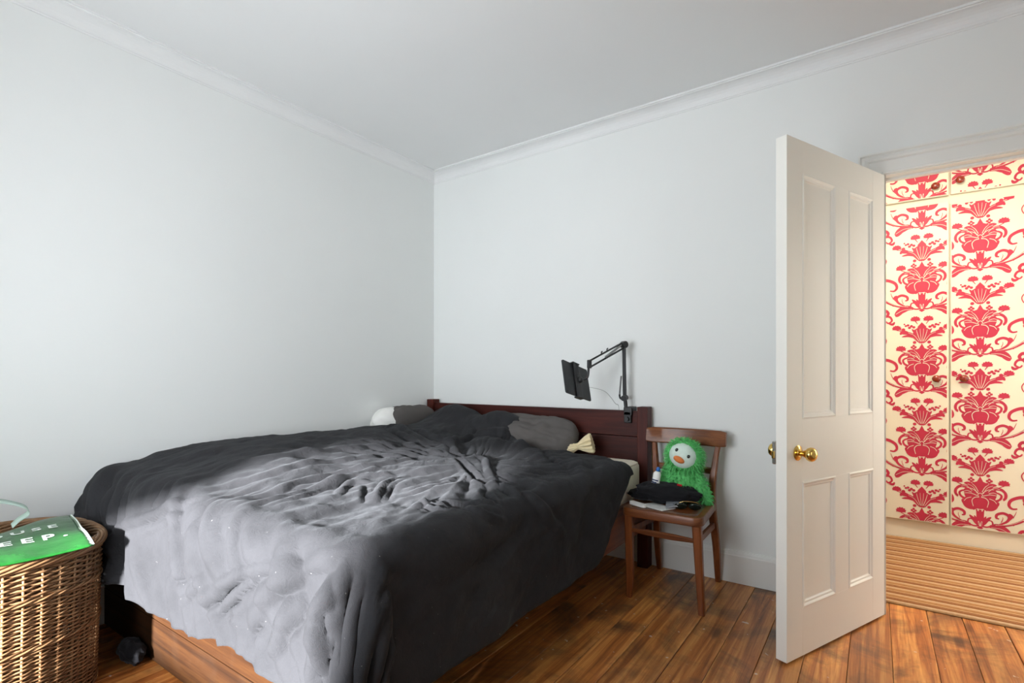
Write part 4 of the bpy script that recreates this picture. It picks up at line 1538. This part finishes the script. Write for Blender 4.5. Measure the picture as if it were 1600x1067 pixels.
def curved_rail(x0, x1, y_end, bow, z0, z1, thick, mat, name, n=14, lean=0.0):
    b = BM()
    rings = []
    for i in range(n + 1):
        s = i / n
        x = x0 + (x1 - x0) * s
        y = y_end + bow * math.sin(PI * s)
        c = 0.006
        e = 0.006 if i in (0, n) else 0.0
        pr = [(-thick / 2, z0 + c + e), (-thick / 2 + c, z0 + e), (thick / 2 - c, z0 + e), (thick / 2, z0 + c + e), (thick / 2, z1 - c - e), (thick / 2 - c, z1 - e), (-thick / 2 + c, z1 - e), (-thick / 2, z1 - c - e)]
        rings.append([b.verts.new((x, y + dy + lean * (z - z0), z)) for dy, z in pr])
    for A, B in zip(rings, rings[1:]):
        for k in range(8):
            b.faces.new((A[k], A[(k + 1) % 8], B[(k + 1) % 8], B[k]))
    b.faces.new(rings[0])
    b.faces.new(rings[-1])
    return obj(name, b, mat, ch, autosmooth=40)


curved_rail(-1.078, -0.645, 2.880, 0.034, 0.737, 0.822, 0.026, M_chairx, 'crest_rail', lean=0.15)
curved_rail(-1.030, -0.700, 2.880, 0.016, 0.590, 0.625, 0.020, M_chairx, 'back_rail')
curved_rail(-1.012, -0.690, 2.492, 0.0, 0.322, 0.352, 0.018, M_chairx, 'stretcher', 3)
for xa, xb in ((-0.688, -0.708), (-1.022, -1.014)):
    obj('stretcher', flat_bar((xa, 2.50, 0.335), (xb, 2.885, 0.320), 0.018, 0.030, (1, 0, 0)), M_chair, ch)
curved_rail(-1.010, -0.712, 2.876, 0.0, 0.380, 0.410, 0.018, M_chairx, 'stretcher', 3)

# ------------------------------------------------------------------ toy and things on the chair seat


def blob(center, radii, M=None, n=20, m=28, fn=None):
    b = BM()
    M = M or Matrix.Identity(4)
    rings = []
    for i in range(n + 1):
        th = PI * i / n
        if i in (0, n):
            ks = [0]
        else:
            ks = range(m)
        ring = []
        for k in ks:
            ph = 2 * PI * k / m
            d = Vector((math.sin(th) * math.cos(ph), math.sin(th) * math.sin(ph), math.cos(th)))
            s = fn(d) if fn else 1.0
            p = Vector((d.x * radii[0], d.y * radii[1], d.z * radii[2])) * s
            ring.append(b.verts.new(Vector(center) + M.to_3x3() @ p))
        rings.append(ring)
    for A, B in zip(rings, rings[1:]):
        for k in range(m):
            k2 = (k + 1) % m
            if len(A) == 1:
                b.faces.new((A[0], B[k], B[k2]))
            elif len(B) == 1:
                b.faces.new((A[k], B[0], A[k2]))
            else:
                b.faces.new((A[k], B[k], B[k2], A[k2]))
    return b


def fur(me, count, length, width, seed, skip=None, droop=0.5):
    """short tapering tufts over a mesh as one joined piece of real geometry"""
    rnd = random.Random(seed)
    b = BM()
    polys = list(me.polygons)
    areas = [p.area for p in polys]
    pick = rnd.choices(polys, weights=areas, k=count)
    for p in pick:
        vs = [me.vertices[i].co for i in p.vertices]
        w = [rnd.random() for _ in vs]
        s = sum(w)
        c = sum((v * (a / s) for v, a in zip(vs, w)), Vector((0, 0, 0)))
        nrm = p.normal.copy()
        if skip and skip(c, nrm):
            continue
        j = Vector((rnd.uniform(-1, 1), rnd.uniform(-1, 1), rnd.uniform(-1, 1))) * 0.55
        d = (nrm + j + Vector((0, 0, -droop))).normalized()
        L = length * rnd.uniform(0.5, 1.25)
        t = d.cross(Vector((rnd.uniform(-1, 1), rnd.uniform(-1, 1), rnd.uniform(-1, 1)))).normalized() * width / 2
        mid = c + d * L * 0.6 + Vector((0, 0, -0.06 * L))
        a = [b.verts.new(q) for q in (c - t, c + t, mid + t * 0.7, mid - t * 0.7)]
        e = b.verts.new(c + d * L + Vector((0, 0, -0.25 * L)))
        b.faces.new(a)
        b.faces.new((a[3], a[2], e))
    return b


toy = thing('plush_toy', (-0.83, 2.74, SZ), 'bright green fluffy plush bird toy sitting on the chair', 'toy')
# tilt of the head towards the viewer's right
HM = Matrix.Rotation(math.radians(26), 4, 'Y') @ Matrix.Rotation(math.radians(-8), 4, 'X')
HC = Vector((-0.825, 2.755, 0.692))
BC = Vector((-0.838, 2.775, 0.560))
bb = blob(BC, (0.098, 0.070, 0.112))
body = obj('body', bb, M_fur, toy, smooth=True)
hd = obj('head', blob(HC, (0.090, 0.072, 0.084), HM), M_fur, toy, smooth=True)
FD = HM.to_3x3() @ Vector((0, -1, 0))


def on_face(x, z):
    """a point of the head's front surface, local x right, z up"""
    y = -0.072 * math.sqrt(max(0.02, 1 - (x / 0.090) ** 2 - (z / 0.084) ** 2))
    return HC + HM.to_3x3() @ Vector((x, y, z))


b = BM()
n = 22
rings = []
for i in range(9):
    s = i / 8
    ring = []
    for k in range(n):
        a = 2 * PI * k / n
        x, z = 0.068 * s * math.cos(a), 0.004 + 0.062 * s * math.sin(a)
        p = on_face(x, z)
        ring.append(b.verts.new(p + (p - HC).normalized() * (0.010 * (1 - s ** 4) + 0.002)))
    rings.append(ring)
for A, B in zip(rings, rings[1:]):
    for k in range(n):
        try:
            b.faces.new((A[k], A[(k + 1) % n], B[(k + 1) % n], B[k]))
        except ValueError:
            pass
bmesh.ops.remove_doubles(b, verts=b.verts[:], dist=0.0004)
obj('face_patch', b, M_face, hd, smooth=True)
for sx_ in (-1, 1):
    p = on_face(sx_ * 0.029, 0.016)
    p = p + (p - HC).normalized() * 0.010
    obj('eye', blob(p, (0.0085, 0.006, 0.0095), HM, 10, 14), M_eye, hd, smooth=True)
p = on_face(0.0, -0.018)
bk = axis_matrix(p + (p - HC).normalized() * 0.004, FD)
obj('beak', blob(p + FD * 0.012 + Vector((0, 0, -0.001)), (0.030, 0.026, 0.016), HM, 10, 16), M_beak, hd, smooth=True)
wings = []
for sx_, ang, c in ((1, 24, (-0.742, 2.760, 0.540)), (-1, -20, (-0.932, 2.765, 0.545))):
    wings.append(obj('wing', blob(Vector(c), (0.032, 0.038, 0.105), Matrix.Rotation(math.radians(-ang), 4, 'Y'), 14, 18), M_fur, toy, smooth=True))


def fur_on(part, count, L, w, seed, skip=None, droop=0.5):
    me = part.data
    off = WLOC[part.name]
    f = fur(me, count, L, w, seed, skip, droop)
    bmesh.ops.transform(f, matrix=Matrix.Translation(off), verts=f.verts[:])
    o = obj('fur', f, M_fur, part)
    o['kind'] = 'stuff'


offh = WLOC[hd.name]
inv = HM.to_3x3().inverted()


def skip_face(c, nrm):
    l = inv @ (c + offh - HC)
    return l.y < 0 and (l.x / 0.068) ** 2 + ((l.z - 0.004) / 0.062) ** 2 < 0.92


fur_on(hd, 2600, 0.030, 0.0030, 1, skip_face, 0.15)
fur_on(body, 2600, 0.026, 0.0030, 2)
for i, w_ in enumerate(wings):
    fur_on(w_, 900, 0.022, 0.0030, 5 + i)

# bottle
bt = thing('squeeze_bottle', (-0.945, 2.64, SZ), 'white squeeze bottle with blue cap leaning on the green toy', 'bottle')
BMx = axis_matrix((-0.956, 2.655, 0.500), (0.16, 0.12, 1.0))
obj('bottle_body', lathe(BM(), [(0, 0), (0.018, 0), (0.020, 0.003), (0.020, 0.098), (0.019, 0.106), (0.013, 0.114), (0.009, 0.116), (0, 0.117)], BMx, 24), M_wht, bt, autosmooth=40)
obj('cap', lathe(BM(), [(0.0095, 0.1165), (0.0105, 0.118), (0.010, 0.130), (0.007, 0.138), (0, 0.140)], BMx, 20), M_blue, bt, autosmooth=50)
lab = obj('label', lathe(BM(), [(0.0203, 0.012), (0.0206, 0.012), (0.0206, 0.078), (0.0203, 0.078)], BMx, 24), M_wht, bt, autosmooth=40)
for z0_, z1_, a0, a1 in ((0.066, 0.073, -150, -40), (0.054, 0.062, -155, -60), (0.030, 0.040, -150, -130)):
    b = BM()
    k = 8
    lo = [b.verts.new(BMx @ Vector((0.0210 * math.cos(math.radians(a0 + (a1 - a0) * i / k)), 0.0210 * math.sin(math.radians(a0 + (a1 - a0) * i / k)), z0_))) for i in range(k + 1)]
    hi = [b.verts.new(BMx @ Vector((0.0210 * math.cos(math.radians(a0 + (a1 - a0) * i / k)), 0.0210 * math.sin(math.radians(a0 + (a1 - a0) * i / k)), z1_))) for i in range(k + 1)]
    for i in range(k):
        b.faces.new((lo[i], lo[i + 1], hi[i + 1], hi[i]))
    obj('label_print', b, M_navy, lab)

# folded black garment
gar = thing('folded_garment', (-0.90, 2.67, SZ), 'folded black garment lying across the chair seat', 'clothing')


def lump(d):
    return 1 + 0.16 * noise.fractal((d.x * 2.2 + 3, d.y * 2.2, d.z * 3), 0.9, 2, 3) + 0.03 * math.sin(d.x * 9 + d.y * 5)


b = blob((-0.893, 2.675, 0.505), (0.165, 0.095, 0.050), Matrix.Rotation(math.radians(8), 4, 'Z'), 28, 56, lump)
for v in b.verts:
    v.co.z = max(v.co.z, SZ + 0.006)
gb = obj('cloth', b, M_cloth, gar, smooth=True)
b = blob((-1.015, 2.665, 0.483), (0.085, 0.07, 0.026), Matrix.Rotation(math.radians(-15), 4, 'Z'), 20, 36, lump)
for v in b.verts:
    v.co.z = max(v.co.z, SZ + 0.006)
obj('sleeve', b, M_cloth, gar, smooth=True)
obj('care_tag', bx(-0.012, 0.012, -0.003, 0.003, -0.004, 0.006, 0.001, 1, Matrix.Translation((-0.815, 2.640, 0.560)) @ rot(30, 8, 10)), M_red, gar)

# small things along the front of the seat
zt = SZ + 0.0012
t_ = obj('remote_control', prism(BM(), rounded_rect(0.105, 0.028, 0.012), 0, 0.014, Matrix.Translation((-0.995, 2.535, zt)) @ rot(0, 0, -25)), M_wht)
tag(t_, 'slim white stick-shaped gadget on the left of the chair seat', 'gadget')
t_ = obj('folded_paper', prism(BM(), [(-0.07, -0.045), (0.07, -0.04), (0.075, 0.05), (-0.065, 0.045)], 0, 0.004, Matrix.Translation((-0.905, 2.56, zt)) @ rot(0, 0, -22)), M_paper)
tag(t_, 'creased pale printed paper on the chair seat under the black garment', 'paper')
t_ = obj('silver_packet', prism(BM(), [(-0.032, -0.035), (0.045, 0.0), (0.03, 0.05), (-0.04, 0.04)], 0, 0.008, Matrix.Translation((-0.825, 2.575, zt + 0.014)) @ rot(10, -6, 10)), M_silver)
tag(t_, 'silver-grey packet on the chair seat beside the sunglasses', 'packet')
sg = thing('sunglasses', (-0.76, 2.60, zt), 'black sunglasses with gold bar at the front of the chair seat', 'sunglasses')
for dx in (-0.032, 0.032):
    obj('lens', blob((-0.760 + dx, 2.592 + dx * 0.35, zt + 0.017), (0.031, 0.009, 0.021), rot(35, 0, 18), 10, 18), M_eye, sg, smooth=True)
b = BM()
tube(b, catmull([(-0.808, 2.585, zt + 0.022), (-0.790, 2.590, zt + 0.036), (-0.755, 2.600, zt + 0.040), (-0.722, 2.612, zt + 0.036), (-0.714, 2.620, zt + 0.022)], 6), 0.0022, 8)
obj('brow_bar', b, M_gold, sg, smooth=True)
for dx, dy in ((-0.066, -0.018), (0.062, 0.024)):
    obj('temple', tube(BM(), catmull([(-0.76 + dx, 2.592 + dy, zt + 0.022), (-0.755 + dx * 0.8, 2.63 + dy, zt + 0.014), (-0.75 + dx * 0.5, 2.69 + dy, zt + 0.005)], 6), 0.003, 8), M_black, sg, smooth=True)

# ------------------------------------------------------------------ laundry basket
BKC, BKA, BKB, BKH = Vector((-2.522, 0.355, 0)), 0.312, 0.362, 0.530
bk = thing('laundry_basket', BKC, 'tall wicker laundry basket at the foot of the bed', 'basket')


def bask(a, z, dr=0.0):
    """superellipse section that narrows downwards"""
    k = 1.0 - 0.05 * (1 - z / BKH)
    e = 2 / 2.7
    c, s = math.cos(a), math.sin(a)
    x = (BKA + dr) * k * math.copysign(abs(c) ** e, c)
    y = (BKB + dr) * k * math.copysign(abs(s) ** e, s)
    return Vector((BKC.x + x, BKC.y + y, z))


# angles of equal arc length
AN = 720
acc = [0.0]
pp = [bask(2 * PI * i / AN, 0.3) for i in range(AN + 1)]
for i in range(AN):
    acc.append(acc[-1] + (pp[i + 1] - pp[i]).length)


def arc_angle(f):
    t = (f % 1.0) * acc[-1]
    i = int(np.searchsorted(acc, t)) - 1
    i = max(0, min(AN - 1, i))
    return 2 * PI * (i + (t - acc[i]) / max(1e-9, acc[i + 1] - acc[i])) / AN


NST = 46
stake_a = [arc_angle(i / NST) for i in range(NST)]
for a in stake_a:
    obj('stake', tube(BM(), [bask(a, z, 0.0) for z in (0.004, 0.15, 0.30, 0.40, 0.505)], 0.0042, 6), M_wick, bk, smooth=True)


def row_verts(z, r, phase, amp, vs, fs, per=6, sides=5):
    n = NST * per
    base = len(vs)
    for i in range(n):
        a = arc_angle(i / n)
        w = amp * math.cos(PI * i / per + phase)
        zz = z + 0.0012 * math.sin(i * 0.9 + z * 300)
        c = bask(a, zz, w)
        o = (c - Vector((BKC.x, BKC.y, zz))).normalized()
        for k in range(sides):
            t = 2 * PI * k / sides
            vs.append(tuple(c + o * (r * math.cos(t)) + Vector((0, 0, r * math.sin(t)))))
    for i in range(n):
        j = (i + 1) % n
        for k in range(sides):
            k2 = (k + 1) % sides
            fs.append((base + i * sides + k, base + i * sides + k2, base + j * sides + k2, base + j * sides + k))


for z0_, z1_, stp in ((0.402, 0.500, 0.0088), (0.246, 0.382, 0.0064), (0.012, 0.226, 0.0064)):
    vs, fs = [], []
    i = 0
    z = z0_
    while z < z1_:
        row_verts(z, stp * 0.47, PI * (i % 2), 0.0062, vs, fs)
        z += stp
        i += 1
    me = bpy.data.meshes.new('wicker_weave')
    me.from_pydata(vs, [], fs)
    o = obj('wicker_weave', me, M_wick, bk, smooth=True)
    o['kind'] = 'stuff'
for zc in (0.392, 0.236, 0.006):
    for k in range(3):
        pts = []
        n = NST * 6
        for i in range(n):
            a = arc_angle(i / n)
            ph = 2 * PI * i / 18 + k * 2 * PI / 3
            pts.append(bask(a, zc + 0.0045 * math.sin(ph), 0.0035 + 0.006 * math.cos(ph)))
        obj('wale_strand', tube(BM(), pts, 0.0036, 5, closed=True), M_wick, bk, smooth=True)
for k in range(9):
    pts = []
    n = 240
    for i in range(n):
        a = arc_angle(i / n)
        ph = 2 * PI * (i / n) * 5 + k * 2 * PI / 9
        pts.append(bask(a, 0.518 + 0.017 * math.sin(ph), 0.002 + 0.013 * math.cos(ph)))
    obj('rim_strand', tube(BM(), pts, 0.0058, 6, closed=True), M_wick, bk, smooth=True)
b = BM()
prism(b, [tuple(bask(arc_angle(i / 60), 0.0, -0.01))[:2] for i in range(60)], 0.003, 0.010)
obj('basket_base', b, M_wick, bk)
b = BM()
tube(b, catmull([bask(arc_angle(0.965), 0.41, 0.004), bask(arc_angle(0.955), 0.425, 0.028), bask(arc_angle(0.93), 0.405, 0.034), bask(arc_angle(0.905), 0.425, 0.028), bask(arc_angle(0.895), 0.41, 0.004)], 8), 0.008, 8)
obj('handle', b, M_wick, bk, smooth=True)

# ------------------------------------------------------------------ green shopping bag on the basket
bag = thing('shopping_bag', (-2.40, 0.40, BKH), 'glossy green shopping bag with white lettering lying on the basket', 'bag')


def bag_pt(s, t):
    """s: 0 far edge (by the wall) .. 1 near edge ; t: 0 frame side .. 1 bed side"""
    a = Vector((-2.610, 0.020, 0)).lerp(Vector((-2.610, 0.672, 0)), t)
    c = Vector((-2.205, -0.02, 0)).lerp(Vector((-2.178, 0.622, 0)), t)
    p = a.lerp(c, s)
    z = 0.556 + 0.006 * math.sin(9 * t + 4 * s) + 0.006 * noise.noise((s * 4, t * 6, 0.5)) - 0.012 * (2 * s - 1) ** 4 + 0.020 * (1 - s) * sst(0.6, 1.0, t)
    return Vector((p.x, p.y, z))


n = 40
V = np.array([[tuple(bag_pt(i / n, j / n)) for j in range(n + 1)] for i in range(n + 1)])
o = obj('bag_front', grid_mesh('bag_front', V), M_bag, bag, smooth=True)
md = o.modifiers.new('thickness', 'SOLIDIFY'); md.thickness = 0.002; md.offset = -1
V2 = V.copy()
sg_ = np.linspace(-1, 1, n + 1)[:, None]
V2[..., 2] -= 0.018 * (1 - sg_ ** 6) + 0.006
V2[..., 2] = np.maximum(V2[..., 2], 0.5375)
o = obj('bag_back', grid_mesh('bag_back', V2), M_bag, bag, smooth=True)
pts = [bag_pt(1.0, j / n) + Vector((0.001, 0, -0.002)) for j in range(n + 1)]
obj('bag_seam', tube(BM(), pts, 0.0035, 6), M_bag, bag, smooth=True)
obj('bag_seam', tube(BM(), [bag_pt(i / n, 1.0) for i in range(n + 1)], 0.0025, 6), M_bagtxt, bag, smooth=True)


def text_on_bag(txt, t0, s0, size, spacing=1.3):
    cu = bpy.data.curves.new('lettering', 'FONT')
    cu.body = txt
    cu.size = 1.0
    cu.space_character = spacing
    cu.offset = 0.03
    to = bpy.data.objects.new('lettering_tmp', cu)
    COL.objects.link(to)
    dg = bpy.context.evaluated_depsgraph_get()
    me = bpy.data.meshes.new_from_object(to.evaluated_get(dg))
    bpy.data.objects.remove(to, do_unlink=True)
    bm = bmesh.new()
    bm.from_mesh(me)
    bmesh.ops.subdivide_edges(bm, edges=[e for e in bm.edges if e.calc_length() > 0.2], cuts=2)
    w = max(v.co.x for v in bm.verts)
    for v in bm.verts:
        t = t0 - (w - v.co.x) * size / 0.65      # right end at t0
        s = s0 - v.co.y * size / 0.42
        p = bag_pt(s, t)
        v.co = p + Vector((0, 0, 0.0012))
    bm.to_mesh(me)
    bm.free()
    bm = bmesh.new()
    bm.from_mesh(me)
    # one object for each letter
    left = set(bm.faces)
    while left:
        seed = left.pop()
        comp, todo = {seed}, [seed]
        while todo:
            f = todo.pop()
            for e in f.edges:
                for g in e.link_faces:
                    if g in left:
                        left.discard(g)
                        comp.add(g)
                        todo.append(g)
        lb = BM()
        mp = {}
        for f in comp:
            lb.faces.new([mp.setdefault(v, None) or mp.__setitem__(v, lb.verts.new(v.co)) or mp[v] for v in f.verts])
        obj('letter', lb, M_bagtxt, bag)
    bm.free()


text_on_bag('HOUSE', 0.905, 0.40, 0.056, 1.6)
text_on_bag('SLEEP.', 0.925, 0.66, 0.068, 1.6)
st_pts = catmull([(-2.635, 0.30, 0.555), (-2.650, 0.33, 0.61), (-2.655, 0.40, 0.655), (-2.645, 0.47, 0.655), (-2.635, 0.535, 0.625), (-2.625, 0.548, 0.600), (-2.622, 0.520, 0.580), (-2.615, 0.500, 0.562)], 8)
b = BM()
L = []
for p in st_pts:
    L.append((b.verts.new(p + Vector((-0.012, 0, 0.006))), b.verts.new(p + Vector((0.014, 0, -0.006)))))
for (a, c), (d, e) in zip(L, L[1:]):
    b.faces.new((a, c, e, d))
o = obj('strap_handle', b, M_strap, bag, smooth=True)
md = o.modifiers.new('thickness', 'SOLIDIFY'); md.thickness = 0.002
# ------------------------------------------------------------------ bundle in the gap between basket and bed


def lump2(d):
    return 1 + 0.2 * noise.fractal((d.x * 2 + 7, d.y * 2, d.z * 2), 0.9, 2, 3)


b = blob((-2.385, 0.800, 0.040), (0.085, 0.038, 0.040), Matrix.Identity(4), 18, 28, lump2)
for v in b.verts:
    v.co.z = max(v.co.z, 0.002)
    v.co.y = min(v.co.y, 0.838)
tag(obj('cloth_bundle', b, M_cloth, smooth=True), 'small dark cloth bundle on the floor between basket and bed', 'cloth')
